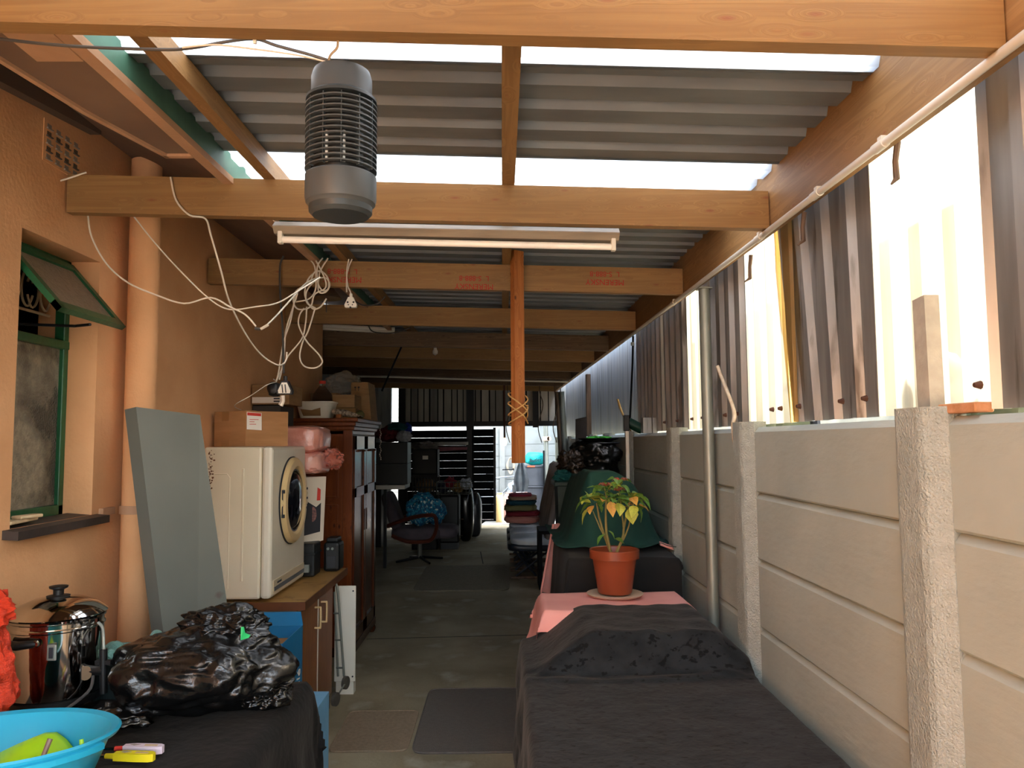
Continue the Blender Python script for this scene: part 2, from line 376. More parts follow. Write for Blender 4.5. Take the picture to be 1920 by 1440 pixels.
# vent casement hinged at the top, pushed outwards
hz, hl, an = 2.455, .345, math.radians(41)
def V(u, w, t=0):   # u along y 0..1, w down the leaf 0..1, t thickness
    y = WY0+.03+u*(WY1-WY0-.06); return Vector((FX+.02+math.sin(an)*hl*w+math.cos(an)*t, y, hz-math.cos(an)*hl*w+math.sin(an)*t))
vs = MB()
for (u0, u1, w0, w1) in ((0, .075, 0, 1), (.925, 1, 0, 1), (0, 1, 0, .11), (0, 1, .89, 1)):
    vs.hexa([V(u0, w0), V(u1, w0), V(u1, w1), V(u0, w1)], [V(u0, w0, .022), V(u1, w0, .022), V(u1, w1, .022), V(u0, w1, .022)])
vs = vs.build('vent_casement', M_GREEN, win, bevel=.003)
mb = MB(); mb.hexa([V(.07, .1, .008), V(.93, .1, .008), V(.93, .9, .008), V(.07, .9, .008)], [V(.07, .1, .012), V(.93, .1, .012), V(.93, .9, .012), V(.07, .9, .012)])
mb.build('vent_pane', mat('frosted_vent_glass', '8B7A66', '7A6A58', 40, rough=.3, bump=.7, bscale=120), vs)
mb = MB(); mb.tube([(FX, 2.78, 2.16), (FX+.15, 3.02, 2.185), V(.5, .97) + Vector((0, 0, -.02))], .006, 6); mb.build('window_stay', M_BLACKM, win)
# cream scroll bars in the vent opening
sc = MB(); xg = FX-.075
sc.tube([(xg, WY0, 2.26), (xg, WY1, 2.26)], .006, 6); sc.tube([(xg, WY0, 2.44), (xg, WY1, 2.44)], .006, 6)
for k in range(4):
    cy = WY0+.08+k*.125
    for sgn in (-1, 1):
        pts = [(xg, cy+sgn*(.046-.040*math.cos(t)), 2.35+.074*math.sin(t)*(1-.35*max(0, abs(t)-1.7))) for t in [(-2.6+5.2*i/18) for i in range(19)]]
        sc.tube(pts, .005, 6)
sc.build('burglar_bar', M_CREAMIRON, win, smooth=True)
mb = MB(); mb.hexa([(-1.80, 2.66, 1.405), (-1.645, 2.66, 1.395), (-1.645, 3.27, 1.395), (-1.80, 3.27, 1.405)], [(-1.80, 2.66, 1.438), (-1.645, 2.66, 1.425), (-1.645, 3.27, 1.425), (-1.80, 3.27, 1.438)])
mb.build('window_sill', M_SILL, win, bevel=.005)
sp = MB(); sp.box((-1.735, 2.80, 1.449), (.05, .20, .012), Matrix.Rotation(.12, 3, 'Z')); sp.box((-1.72, 2.83, 1.462), (.045, .10, .012), Matrix.Rotation(-.2, 3, 'Z'))
solo(sp, 'sponge', mat('cream_foam', 'D8BE97', 'C2A781', 20, rough=.9), 'cream scrap of foam lying on the dark window sill', 'sponge', bevel=.004)

# perforated air brick
ab = MB(); slots = []
ab.bx(-1.712, -1.697, 2.80, 3.06, 2.775, 2.935)
abo = ab.build('air_brick', M_PEACH, wl)
for i in range(4):
    for j in range(5):
        mb = MB(); y0 = 2.815+i*.06; z0 = 2.785+j*.029
        mb.bx(-1.699, -1.690, y0, y0+.036, z0, z0+.005); mb.bx(-1.699, -1.6965, y0+.004, y0+.032, z0+.006, z0+.022)
        mb.build('air_slot', M_DARKROOM if j % 2 else MATS.get('slot_grey') or mat('slot_grey', '8E8274', rough=.8), abo)

# house eave: sloping dark soffit, fascia, painted lips
ev = structure('trim_2')
mb = MB(); mb.slab([(-1.72, -1, 3.02), (-1.72, 7.27, 3.06), (-1.11, 7.27, 2.84), (-1.11, -1, 2.80)], (0, 0, .03))
mb.build('soffit_board', mat('brown_soffit', '7A6150', '6B5445', 3, rough=.8), ev)
mb = MB(); mb.slab([(-1.345, 1.7, 2.735), (-1.262, 2.29, 2.735), (-1.170, 2.64, 2.735), (-1.085, 2.64, 2.735), (-1.085, 1.7, 2.735)], (0, 0, .012)); mb.build('soffit_panel', mat('brown_panel', '7C6350', '6F5747', 3, rough=.75), ev)
mb = MB(); mb.slab([(-1.36, 1.7, 2.725), (-1.275, 2.29, 2.725), (-1.182, 2.655, 2.725), (-1.166, 2.655, 2.725), (-1.258, 2.285, 2.725), (-1.345, 1.7, 2.725)], (0, 0, .02))
mb.bx(-1.182, -1.085, 2.64, 2.66, 2.725, 2.745); mb.build('soffit_lip', M_PEACHD, ev)
mb = MB(); mb.bx(-1.205, -1.085, .8, 1.947, 2.715, 2.735); mb.build('soffit_end', M_PEACHD, ev)
def strip(x0, x1, ya, yb, zb, zt, n=2, name='fascia', m_=None, par=None):
    mb = MB()
    mb.hexa([(x0, ya, zb(ya)), (x1, ya, zb(ya)), (x1, yb, zb(yb)), (x0, yb, zb(yb))], [(x0, ya, zt(ya)), (x1, ya, zt(ya)), (x1, yb, zt(yb)), (x0, yb, zt(yb))])
    return mb.build(name, m_, par)
fz = lambda y: ZB(-1.06, y)+.152-.0
strip(-1.085, -1.045, -1, 7.27, lambda y: 2.72+.012*(y-2), lambda y: 2.745+.012*(y-2), name='fascia', m_=M_PEACHD, par=ev)
strip(-1.083, -1.047, -1, 7.27, lambda y: 2.745+.012*(y-2), lambda y: 2.83+.012*(y-2), name='fascia_green_face', m_=M_GREENF, par=ev)
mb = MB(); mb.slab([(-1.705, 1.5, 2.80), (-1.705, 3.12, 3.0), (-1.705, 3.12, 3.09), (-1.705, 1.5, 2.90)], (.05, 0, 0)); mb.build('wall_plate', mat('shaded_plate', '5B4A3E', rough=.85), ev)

# round painted downpipe on the wall
dp = thing('drainpipe', 'round peach-painted drainpipe running up the peach house wall', 'pipe', (-1.62, 3.43, 0))
mb = MB(); mb.cyl((-1.607, 3.43, 0), (-1.607, 3.43, 3.0), .064, 28); mb.build('pipe', M_PEACH, dp, smooth=True)
mb = MB(); mb.lathe((-1.607, 3.43, 1.435), [(.069, -.018), (.072, -.018), (.072, .018), (.069, .018)], 28); mb.box((-1.69, 3.335, 1.435), (.02, .10, .03)); mb.build('pipe_bracket', M_PEACHD, dp, smooth=True)

# ---- roof
roof = structure('ceiling')
def beam(y, x0, x1, m_=M_BEAM, th=.045, h=.15, name='beam'):
    j = random.uniform(-.004, .004)
    mb = MB(); mb.hexa([(x0, y, ZB(x0, y)), (x1, y, ZB(x1, y)), (x1, y+th, ZB(x1, y)), (x0, y+th, ZB(x0, y))],
                       [(x0, y, ZB(x0, y)+h), (x1, y, ZB(x1, y)+h), (x1, y+th, ZB(x1, y)+h), (x0, y+th, ZB(x0, y)+h)])
    o = mb.build(name, m_, roof, bevel=.004)
    # slide the grain so each beam shows its own
    return o
beams = []
for i, y in enumerate(BEAMS):
    m_ = M_BEAM if i < 4 else (M_BEAMD if i in (4, 7, 8) else M_BEAM)
    x0 = -1.69 if y < 7.3 else -2.88
    b = beam(y, x0, 1.055, m_); beams.append(b)
    b.data.transform(Matrix.Translation((i*3.7, i*1.3, 0))); b.location = b.location + Vector((-i*3.7, -i*1.3, 0))
lb = MB(); lb.hexa([(1.06, -1, 2.50), (1.105, -1, 2.50), (1.105, YG, 2.72), (1.06, YG, 2.72)], [(1.06, -1, 2.765), (1.105, -1, 2.765), (1.105, YG, 2.96), (1.06, YG, 2.96)])
lb.build('side_beam', M_BEAMY, roof, bevel=.004)
for px_, th in ((-.905, .045), (.03, .05)):
    mb = MB(); b_ = lambda y: ZB(px_, y)+.151
    mb.hexa([(px_-th/2, -.2, b_(-.2)), (px_+th/2, -.2, b_(-.2)), (px_+th/2, YG, b_(YG)), (px_-th/2, YG, b_(YG))], [(px_-th/2, -.2, b_(-.2)+.068), (px_+th/2, -.2, b_(-.2)+.068), (px_+th/2, YG, b_(YG)+.068), (px_-th/2, YG, b_(YG)+.068)])
    mb.build('purlin', M_BEAMY, roof, bevel=.003)

def rib(t, pitch=.172, h=.036):     # trapezoid wave height
    q = (t/pitch) % 1.0
    if q < .56: return 0.0
    if q < .66: return h*(q-.56)/.10
    if q < .90: return h
    return h*(1-(q-.90)/.10)
def rib_breaks(a_, b_, pitch=.172):
    s = {a_, b_}; k = math.floor(a_/pitch)
    while k*pitch < b_+pitch:
        for f in (0, .56, .66, .90):
            t = (k+f)*pitch
            if a_ < t < b_: s.add(t)
        k += 1
    return sorted(s)
def roof_sheet(y0, y1, x0, x1, m_, name='roof_sheet', solid=.0012, lift=0, **k):
    mb = MB(); ts = rib_breaks(y0, y1); xs = [x0, (x0+x1)/2, x1]
    V_ = [[mb.bm.verts.new((x, t, ZB(x, t)+.222+rib(t)+lift)) for x in xs] for t in ts]
    for i in range(len(ts)-1):
        for j in range(2): mb.bm.faces.new([V_[i][j], V_[i+1][j], V_[i+1][j+1], V_[i][j+1]])
    return mb.build(name, m_, roof, solid=solid, **k)
ROOFL = -1.12
roof_sheet(1.34, 2.115, ROOFL, 1.13, M_CLEARR, 'clear_roof_sheet', 0, label='translucent plastic roof sheet')
roof_sheet(2.095, 2.85, ROOFL, 1.13, M_METALR, lift=.004)
roof_sheet(2.83, 3.50, ROOFL, 1.13, M_CLEARR, 'clear_roof_sheet', 0, label='translucent plastic roof sheet')
roof_sheet(-1.5, -.05, ROOFL, 1.13, M_METALR, lift=.004); roof_sheet(-.07, .63, ROOFL, 1.13, M_METALR); roof_sheet(.61, 1.34, ROOFL, 1.13, M_METALR, lift=.004)  # unseen sheets over and behind the camera, added to cut overhead sky light
y = 3.48
while y < YG:
    y1 = min(y+.72, YG+.25); roof_sheet(y, y1, ROOFL if y1 < 7.25 else -2.95, 1.13, M_METALR, lift=.004*(int(y*10) % 2)); y = y1-.02
# a lid over the eave so that no sky shows between house and lean-to
mb = MB(); mb.slab([(-3.2, -1, 3.32), (-3.2, 7.6, 3.32), (-1.05, 7.6, 2.97), (-1.05, -1, 2.90)], (0, 0, .05)); mb.build('house_roof', M_METALD, roof)

# stamped lettering on the third beam
bt = beams[2]
for (px, py) in ((642, 517), (889, 530), (1134, 522)):
    p = at(px, py, 4.388)
    Mx = frame((p.x, p.y-.001, p.z), (-1, 0, .027), (0, 0, -1))
    off = Vector((2*3.7, 2*1.3, 0))
    for body, sz, dz in (('MERENSKY', .046, -.022), ('L  S-888-8', .042, .026)):
        T_ = Matrix.Translation(Vector((0, 0, dz))) @ Mx
        t_ = text(body, sz, M_REDINK, None, Matrix.Identity(4), 'stamp'); t_.parent = bt; t_.matrix_basis = Matrix.Translation(off) @ T_

# ---- precast concrete fence on the right
fence = structure('wall_right')
PIT = 1.5; colY = [2.05 + PIT*(k-2) for k in range(13)]      # column centres
colY = [-.95, .55, 2.045, 3.545, 5.005, 6.74, 8.2, 9.7, 11.2, 12.7, 14.2, 15.7]
CH = 1.782
first = None
for k in range(len(colY)-1):
    ya, yb = colY[k]+.06, colY[k+1]-.06
    for j in range(6):
        z1 = CH-.004-j*.294; z0 = z1-.294
        mb = MB(); xin = 1.13 + random.uniform(-.001, .001)
        # panel with a bevelled top and bottom edge and a raised margin
        prof = [(xin+.045, z0+.002), (xin+.008, z0+.002), (xin, z0+.010), (xin, z1-.024), (xin+.022, z1-.002), (xin+.045, z1-.002)]
        a_ = [mb.bm.verts.new((p[0], ya, p[1])) for p in prof]; b_ = [mb.bm.verts.new((p[0], yb, p[1])) for p in prof]
        mb.bm.faces.new(a_); mb.bm.faces.new(b_[::-1])
        for i in range(6): mb.bm.faces.new([a_[i], b_[i], b_[(i+1) % 6], a_[(i+1) % 6]])
        mb.build('concrete_panel', M_WHITEW, fence)
    zc = CH
for k, yc in enumerate(colY):
    mb = MB(); w = .115; xin = 1.082; top = CH+.02
    n = 26
    # rough column: chamfered section swept upwards with slight wobble
    rings = []
    for j in range(n+1):
        z = top*j/n
        wv = lambda s: .004*noise.noise(Vector((s*5, yc*3, z*9)))
        sec = [(1.19, yc-w*.8), (1.128, yc-w), (xin+.006, yc-w*.62+wv(1)), (xin+wv(2), yc-w*.45), (xin+wv(3), yc+w*.45), (xin+.006, yc+w*.62+wv(4)), (1.128, yc+w), (1.19, yc+w*.8)]
        rings.append([mb.bm.verts.new((p[0], p[1], z)) for p in sec])
    for A, B in zip(rings, rings[1:]):
        for i in range(8): mb.bm.faces.new([A[i], A[(i+1) % 8], B[(i+1) % 8], B[i]])
    mb.bm.faces.new(rings[-1]); mb.bm.faces.new(rings[0][::-1])
    mb.build('concrete_post', M_ROUGHW, fence)

# ---- corrugated screening above the fence
scr = thing('screen_fence', 'row of upright corrugated screening sheets above the white concrete fence', 'fence', (1.2, 1, 1.8))
def fsheet(y0, y1, m_, xo=0, ztop=2.78, zbot=1.79, skew=0, name='corrugated_sheet', pitch=.172, solid=.0012, label=None, flat=False, h=.024):
    mb = MB(); ts = [y0, y1] if flat else rib_breaks(y0, y1, pitch)
    zs = [zbot+(ztop-zbot)*q for q in (0, .35, .7, 1)]
    V_ = [[mb.bm.verts.new((1.2+xo-(0 if flat else rib(t, pitch, h)), t+skew*(z-zbot)*(t-y0)/(y1-y0), z)) for z in zs] for t in ts]
    for i in range(len(ts)-1):
        for j in range(3): mb.bm.faces.new([V_[i][j], V_[i+1][j], V_[i+1][j+1], V_[i][j+1]])
    return mb.build(name, m_, scr, solid=solid, label=label)
CL = 'translucent cream plastic sheet'
for (a_, b_, m_, xo, sk_) in ((-.9, -.2, M_CLEAR, .004, 0), (-.25, .45, M_METAL, 0, 0), (.4, 1.1, M_CLEAR, .003, 0), (1.05, 1.83, M_METALD, -.004, 0),  # both cream sheets here are out of view, made clear to brighten the left wall
                              (1.80, 2.42, M_CLEAR, .006, 0), (2.40, 3.05, M_METALD, -.004, .16), (3.13, 3.72, M_CLEAR, .006, 0.0),
                              (3.70, 4.28, M_METALD, -.006, 0), (4.26, 4.45, M_METAL, 0, 0), (4.40, 4.93, M_CLEAR, .008, .02), (4.90, 5.5, M_METALD, -.004, .03), (5.45, 5.75, M_CLEAR, .01, 0), (5.6, 6.2, M_METALD, 0, 0), (6.15, 6.75, M_METAL, .006, 0)):
    c = m_ is M_CLEAR
    fsheet(a_, b_, m_, xo, skew=sk_, name='plastic_sheet' if c else 'corrugated_sheet', solid=0 if c else .0012, label=CL if c else None, ztop=2.93 if a_ < 4.2 else 2.97)
fsheet(3.03, 3.15, M_YELLOW, -.012, skew=.15, name='plastic_sheet', solid=0, label='yellowed plastic sheet edge', ztop=2.93)
for a_, b_, zt__ in ((6.72, 11.1, 3.12), (11.1, 13.9, 3.15), (13.9, YG+.2, 3.2)):
    fsheet(a_, b_, M_PALE, .10, ztop=zt__, zbot=1.80, flat=True, name='flat_sheet', label='flat pale grey sheet')
# fixing bolts near the foot of the sheets
for yb in (1.86, 2.45, 2.62, 3.0, 3.2, 3.3, 3.8, 4.0, 4.45, 4.7, 5.1, 5.5, 6.0):
    mb = MB(); mb.tube([(1.155, yb, 1.85), (1.172, yb, 1.85)], [.006, .011], 8); mb.build('bolt', mat('rust_%d' % int(yb*100), '4A2C1C', rough=.8), scr)
# ---------------------------------------------------------------- near objects
def velvet(name, c1, c2, sh=.6):
    m_ = mat(name, c1, c2, 9, (1, 2.0, 1), rough=.75, sheen=sh, bump=.35, bscale=30, spec=.15, lo=.4, hi=.6, c3='0A0A0B', s3=26, t3=(.58, .63), detail=9)
    m_.node_tree.nodes['Principled BSDF'].inputs['Sheen Tint'].default_value = (.8, .7, .6, 1)
    return m_
M_VEL = velvet('black_crushed_velvet', '252729', '1A1C1E', .10)
M_VEL2 = velvet('black_velvet_dark', '0C0B0B', '131111', .05)
M_BCLOTH = mat('black_cloth', '100D0C', '0C0A09', 5, rough=.85, sheen=.03, bump=.1, bscale=200)
M_PINK = mat('pink_cloth', 'E9A59C', 'E19A92', 4, rough=.85, bump=.1, bscale=220, spec=.2)
M_DGREEN = mat('dark_green_cloth', '123F36', '0E342D', 5, rough=.9, bump=.1, bscale=200)
M_CARD = mat('brown_cardboard', 'B07F52', 'A37449', 5, (1, 1, 6), rough=.85, bump=.08, bscale=120)
M_CARD2 = mat('old_cardboard', '9A7750', '876743', 5, (1, 1, 6), rough=.85)
M_TAPE = mat('brown_tape', '9C6E42', rough=.35)
M_PAPER = mat('white_label_paper', 'EDE3D6', rough=.7)
M_REDP = mat('red_print', 'CF3B2E', rough=.7)
M_DKP = mat('dark_print', '24242A', rough=.7)
M_CHROME = mat('polished_steel', 'C9C6C1', '9F9B95', 3, rough=.07, metal=1)
M_BAG = mat('black_refuse_plastic', '080808', '0C0C0C', 6, rough=.27, spec=.45, coat=.12, bump=.9, bscale=16)
M_BLKPL = mat('black_plastic', '101112', '0B0C0C', 8, rough=.45)
M_WARD = wood('polished_brown_wood', '7E3F1B', '6A3315', '3A1A0C', 2, rough=.28, grain=4)
M_WARDF = wood('polished_dark_wood', '5E2E16', '4A2310', '2B140A', 2, rough=.22, grain=4)
M_WHITEE = mat('cream_enamel', 'EBDFC4', 'E4D8BC', 2, rough=.3, spec=.5)
M_TERRA = mat('terracotta_plastic', '8E4226', '843C22', 4, rough=.35)

# --- long table under black crushed velvet (right), with a raised box under the cloth
def ss(a_, b_, t):
    t = max(0, min(1, (t-a_)/(b_-a_))); return t*t*(3-2*t)
def hump(x, y):
    h = ss(3.34+.02*math.sin(x*5), 3.45, y)*ss(.10, .42, x)*(1-ss(.93, 1.10, x)*.75)
    z = .165*h*(1 - .12*ss(3.44, 3.6, y)*0)
    fold = .012*math.exp(-((y-3.31)/.035)**2)*(.5+.5*math.sin(x*9+1)) + .010*math.exp(-((y-3.36-.05*math.sin(x*4))/.02)**2)
    fold += .010*math.exp(-((y-3.28-.06*(x-.5)**2*4)/.018)**2)*ss(.1, .3, x) + .018*math.sin((x+.5*y)*30)*math.exp(-((y-3.40)/.05)**2)*(.4+.6*math.sin(x*7)**2)
    fold += .010*h*noise.noise(Vector((x*9, y*9, 2)))
    return z + fold
mb = cloth(.10, 1.062, 1.55, 4.0, .72, (.68, .012, .3, .02), hump, fold=.022, ff=6, seed=2, n=100, flare=.03)
vt = solo(mb, 'velvet_cloth', M_VEL, 'black crushed-velvet cloth over a long table beside the white fence', 'tablecloth', smooth=60)
# table under it
tb = thing('trestle_table', 'long table hidden below the black crushed-velvet cloth by the white fence', 'table', (.57, 2.4, 0))
mb = MB(); mb.bx(.13, 1.04, 1.60, 3.93, .66, .70); mb.build('tabletop', M_BROWN, tb)
for (x, y) in ((.17, 1.7), (.99, 1.7), (.17, 3.3), (.99, 3.3)):
    mb = MB(); mb.bx(x-.02, x+.02, y-.02, y+.02, 0, .659); mb.build('leg', M_BLACKM, tb)
# pink cloth over a box behind
def pinkh(x, y): return .004*math.sin(x*14)
mb = cloth(.215, .97, 3.95, 4.40, .87, (.27, .13, .10, .15), pinkh, fold=.025, ff=7, seed=5, n=60, flare=.18, corner=.35)
solo(mb, 'pink_cloth', M_PINK, 'pink cloth under the potted plant, corner hanging over the passage', 'tablecloth', smooth=60)
mb = MB(); mb.bx(.24, .95, 4.01, 4.38, .0, .86); solo(mb, 'storage_box', M_BLACKP, 'black box supporting the pink cloth behind the velvet table', 'box', bevel=.01)
# saucer, pot and plant
PP = Vector((.612, 4.27, .876))
def S(c, prof, name, m_, par, n=40, **k):
    mb = MB(); mb.lathe(c, prof, n); return mb.build(name, m_, par, smooth=True, **k)
mb = MB(); mb.lathe(PP, [(.10, 0), (.145, .004), (.155, .014), (.151, .015), (.10, .008), (.0, .008)], 40)
solo(mb, 'plant_saucer', mat('beige_plastic_saucer', 'C9AE96', rough=.4), 'flat beige saucer on the pink cloth under the terracotta pot', 'saucer', smooth=True)
pl = thing('potted_poinsettia', 'leggy poinsettia with green and yellow leaves in a terracotta plastic pot', 'plant', PP+Vector((0, 0, .016)))
b0 = PP+Vector((0, 0, .016))
S(b0, [(.0, 0), (.088, 0), (.093, .006), (.120, .185), (.135, .188), (.137, .232), (.133, .236), (.128, .232), (.124, .19), (.116, .18), (0, .18)], 'pot', M_TERRA, pl)
S(b0, [(.0, .195), (.06, .2), (.1, .196), (.1225, .192)], 'soil', mat('potting_soil', '5A4A3A', '3A2E24', 60, rough=1, bump=1, bscale=120), pl)
leafm = []
for i, (c1, c2) in enumerate((('4F7A2E', '6B9440'), ('7DA046', '55803A'), ('C9C24A', 'A8B04A'), ('D9B24C', 'D28E50'), ('8FAE4C', 'B4BE58'))):
    m_ = mat('leaf_%s' % ('green', 'bright', 'yellow', 'orange', 'lime')[i], c1, c2, 14, rough=.5, bump=.15, bscale=80); m_.use_backface_culling = False; leafm.append(m_)
M_STEM = mat('woody_stem', '8A7340', '6F6A3A', 12, rough=.8, bump=.3, bscale=80)
rp = random.Random(5)
tips = []
zt = b0.z+.196; KX, KZ = .88, .88
stems = [[(-.01, 0, 0), (-.05, .0, .10), (-.085, .01, .22), (-.105, .0, .33)], [(-.015, .0, 0), (-.045, -.01, .12), (-.05, .0, .24), (-.045, .0, .37), (-.06, 0, .43)],
         [(.005, 0, 0), (.05, 0, .10), (.065, .01, .17), (.09, .01, .28), (.11, 0, .36)], [(.065, .01, .17), (.05, 0, .26), (.045, 0, .35), (.03, 0, .44)],
         [(.03, 0, .05), (.085, 0, .16), (.12, -.01, .30), (.125, 0, .34)], [(-.03, 0, .06), (-.075, -.01, .15), (-.13, 0, .28)]]
for k, st in enumerate(stems):
    pts = smooth_path([(b0.x+p[0]*KX, b0.y+p[1], zt+p[2]*KZ) for p in st], 5)
    pts = [p+Vector((.003*noise.noise(p*30), .003*noise.noise(p*31), 0)) for p in pts]
    n_ = len(pts); mb = MB(); mb.tube(pts, [.009*(1-i/n_*.6)*(1.0 if k in (0, 1, 2) else .6) for i in range(n_)], 7); mb.build('stem', M_STEM, pl, smooth=True)
    tips.append(pts[-1])
def leafmesh():
    mb = MB(); L_ = 1.0
    prof = [(0, .0), (.12, .17), (.3, .30), (.5, .33), (.72, .2), (1, 0)]
    def pt(t, w, s): return (t*L_, s*w, .10*t - .55*t*t*.6 + abs(s*w)*.35)
    c_ = [mb.bm.verts.new(pt(t, 0, 0)) for t, w in prof]; l_ = [mb.bm.verts.new(pt(t, w, 1)) for t, w in prof[1:-1]]; r_ = [mb.bm.verts.new(pt(t, w, -1)) for t, w in prof[1:-1]]
    for sd_ in (l_, r_):
        mb.bm.faces.new([c_[0], sd_[0], c_[1]])
        for i in range(3): mb.bm.faces.new([c_[i+1], sd_[i], sd_[i+1], c_[i+2]])
        mb.bm.faces.new([c_[-2], sd_[-1], c_[-1]])
    me = bpy.data.meshes.new('leaf'); bmesh.ops.recalc_face_normals(mb.bm, faces=mb.bm.faces); mb.bm.to_mesh(me); mb.bm.free()
    return me
lms = []
for m_ in leafm:
    me = leafmesh(); me.materials.append(m_); lms.append(me)
def leaf(p, az, pitch, L_, k):
    o = bpy.data.objects.new('leaf', lms[k]); COL.objects.link(o); o.parent = pl
    o.location = Vector(p)-pl.location; o.rotation_euler = (rp.uniform(-.5, .5), pitch, az); o.scale = (L_, L_*rp.uniform(.9, 1.25), L_)
for ti, (cx, cz, rad, n_) in enumerate(((-.12, .345, .05, 10), (-.05, .43, .05, 9), (.03, .455, .05, 9), (.11, .37, .05, 10), (0, .38, .05, 9), (.14, .34, .03, 6), (-.06, .37, .04, 6), (-.15, .37, .04, 5))):
    for i in range(n_):
        az = 2*PI*i/n_ + rp.uniform(-.4, .4)
        k = rp.choice([0, 0, 1, 1, 0, 4, 2, 3 if cz < .4 else 1])
        leaf((b0.x+cx*KX+.02*math.cos(az), b0.y+.02*math.sin(az)+rp.uniform(-.03, .03), zt+cz*KZ+rp.uniform(-.03, .02)), az, rp.uniform(-.45, .65), rp.uniform(.06, .098), k)
for (px, pz, az, pi_, L_, k) in ((-.055, .14, PI+.4, .6, .08, 0), (-.04, .16, -.3, .7, .06, 1), (.0, .11, .1, .3, .06, 1), (-.15, .30, PI, .9, .10, 2), (.10, .30, -1.2, 1.2, .09, 2), (.15, .31, -.4, 1.2, .09, 1), (-.02, .34, -1.5, .9, .09, 3), (.03, .33, -1.5, .8, .08, 2), (-.17, .36, PI+.2, .6, .1, 0), (.16, .37, .0, .7, .1, 1)):
    leaf((b0.x+px*KX, b0.y-.02, zt+pz*KZ), az, pi_, L_, k)
mb = MB()
for (px, pz) in ((-.05, .44), (.02, .41), (.04, .47)):
    px *= KX; pz *= KZ
    for q in range(6):
        az = q*1.05; mb.tube([(b0.x+px, b0.y-.03, zt+pz), (b0.x+px+.03*math.cos(az), b0.y-.03+.02*math.sin(az), zt+pz+.012), (b0.x+px+.045*math.cos(az), b0.y-.03+.03*math.sin(az), zt+pz)], [.005, .006, .001], 5)
mb.build('flower_bract', mat('red_bract', '8E3A2A', '6E4A2A', 20, rough=.6), pl, label='small reddish bracts')

# black cloth covered box behind the plant
mb = cloth(.40, 1.06, 4.68, 5.75, 1.015, (.42, .06, .45, .02), lambda x, y: .008*noise.noise(Vector((x*5, y*5, 3))), fold=.012, ff=5, seed=9, n=60, flare=.06)
solo(mb, 'black_cloth', M_BCLOTH, 'plain black cloth over a tall box behind the potted plant', 'tablecloth', smooth=60)
mb = MB(); mb.bx(.42, 1.04, 4.70, 5.73, 0, 1.005); solo(mb, 'chest', M_BLACKP, 'tall dark chest standing under the plain black cloth', 'chest', bevel=.01)
# dark green cloth over a heap
def gh(x, y):
    r = ss(4.98, 5.15, y)*ss(.40, .58, x)*(1-ss(.86, 1.06, x))
    pk = 1-.28*ss(.70, .98, x)-.25*ss(5.5, 6.1, y)*.5-.12*math.exp(-((x-.62)/.05)**2)*0
    fold = .035*math.sin(x*26+y*4)*(1-r)*r*3 + .02*(1-r)*math.sin(x*26+y*4) + .03*noise.noise(Vector((x*7, y*7, 1)))
    return .48*r*pk + .02*(1-r) + fold*.6
mb = MB()
def gfn(u, v):
    x = .34+u*.76; y = 4.95+v*1.25; c = ss(0, .08, u)*ss(0, .06, v)
    ripple = .03*noise.noise(Vector((u*8, v*8, 4)))
    return (x + ripple*(1-c), y+.10*math.sin(u*PI)*-1*(1-v) + .03*math.sin(u*17)*(1-ss(0, .3, v)), 1.035+gh(x, y+.0))
mb.grid(gfn, 60, 60)
solo(mb, 'green_cloth', M_DGREEN, 'dark green cloth draped over a heap on the black-covered chest', 'cloth', smooth=60, solid=.004)
mb = MB(); mb.grid(lambda u, v: (.385+.05*u-.10*v*(1-.3*u)-.02*math.sin(u*9), 5.80+.10*u, 1.10-.52*v+.02*math.sin(u*7)*v), 8, 10)
solo(mb, 'hanging_pink_cloth', M_PINK, 'pink cloth hanging in a strip left of the dark green cloth', 'cloth', smooth=60, solid=.006)
mb = MB(); mb.grid(lambda u, v: (1.0+.085*u, 4.93+.04*v, 1.055-.03*u+.02*math.sin(v*3)), 6, 4)
solo(mb, 'pink_cloth_corner', M_PINK, 'small corner of pink cloth showing under the green cloth by the fence', 'cloth', smooth=60, solid=.006)

# steel roof post
sp = thing('steel_post', 'round galvanised steel post carrying the roof beam beside the white fence', 'post', (1.078, 4.02, 0))
mb = MB(); mb.cyl((1.085, 4.02, 0), (1.078, 4.02, 2.53), .03, 24); mb.build('post_tube', M_STEEL, sp, smooth=True)
mb = MB(); mb.box((1.078, 4.02, 2.522), (.07, .07, .006)); mb.build('top_plate', M_STEEL, sp)
# bent thin pipe by the second fence column and white stake on the near column
mb = MB(); mb.tube(smooth_path([at(1345, 686, 3.93), at(1352, 705, 3.9), at(1376, 770, 3.7), at(1374, 800, 3.66), at(1380, 850, 3.66), at(1384, 878, 3.66)], 5), .0095, 10)
solo(mb, 'bent_pipe', mat('chipped_cream_paint', 'CDBFA9', 'B09B82', 30, rough=.7), 'thin bent cream pipe rising along the second white fence column', 'pipe', smooth=True)
mb = MB(); mb.hexa([(1.135, 2.02, 1.80), (1.175, 2.02, 1.80), (1.175, 2.08, 1.80), (1.135, 2.08, 1.80)], [(1.135, 2.025, 2.105), (1.175, 2.025, 2.105), (1.175, 2.085, 2.10), (1.135, 2.085, 2.10)])
solo(mb, 'wooden_stake', mat('whitewashed_wood', 'ACA698', '9E978A', 20, rough=.85, bump=.3), 'whitewashed flat stake standing on the near fence column', 'stake', bevel=.006)
mb = MB(); mb.box((1.155, 1.90, 1.795), (.05, .14, .025), Matrix.Rotation(.08, 3, 'Z'))
solo(mb, 'brick_chip', mat('broken_brick', 'B07A50', 'C08A66', 30, rough=.95, bump=.6), 'broken orange brick chip lying on the fence beside the near column', 'brick', bevel=.004)
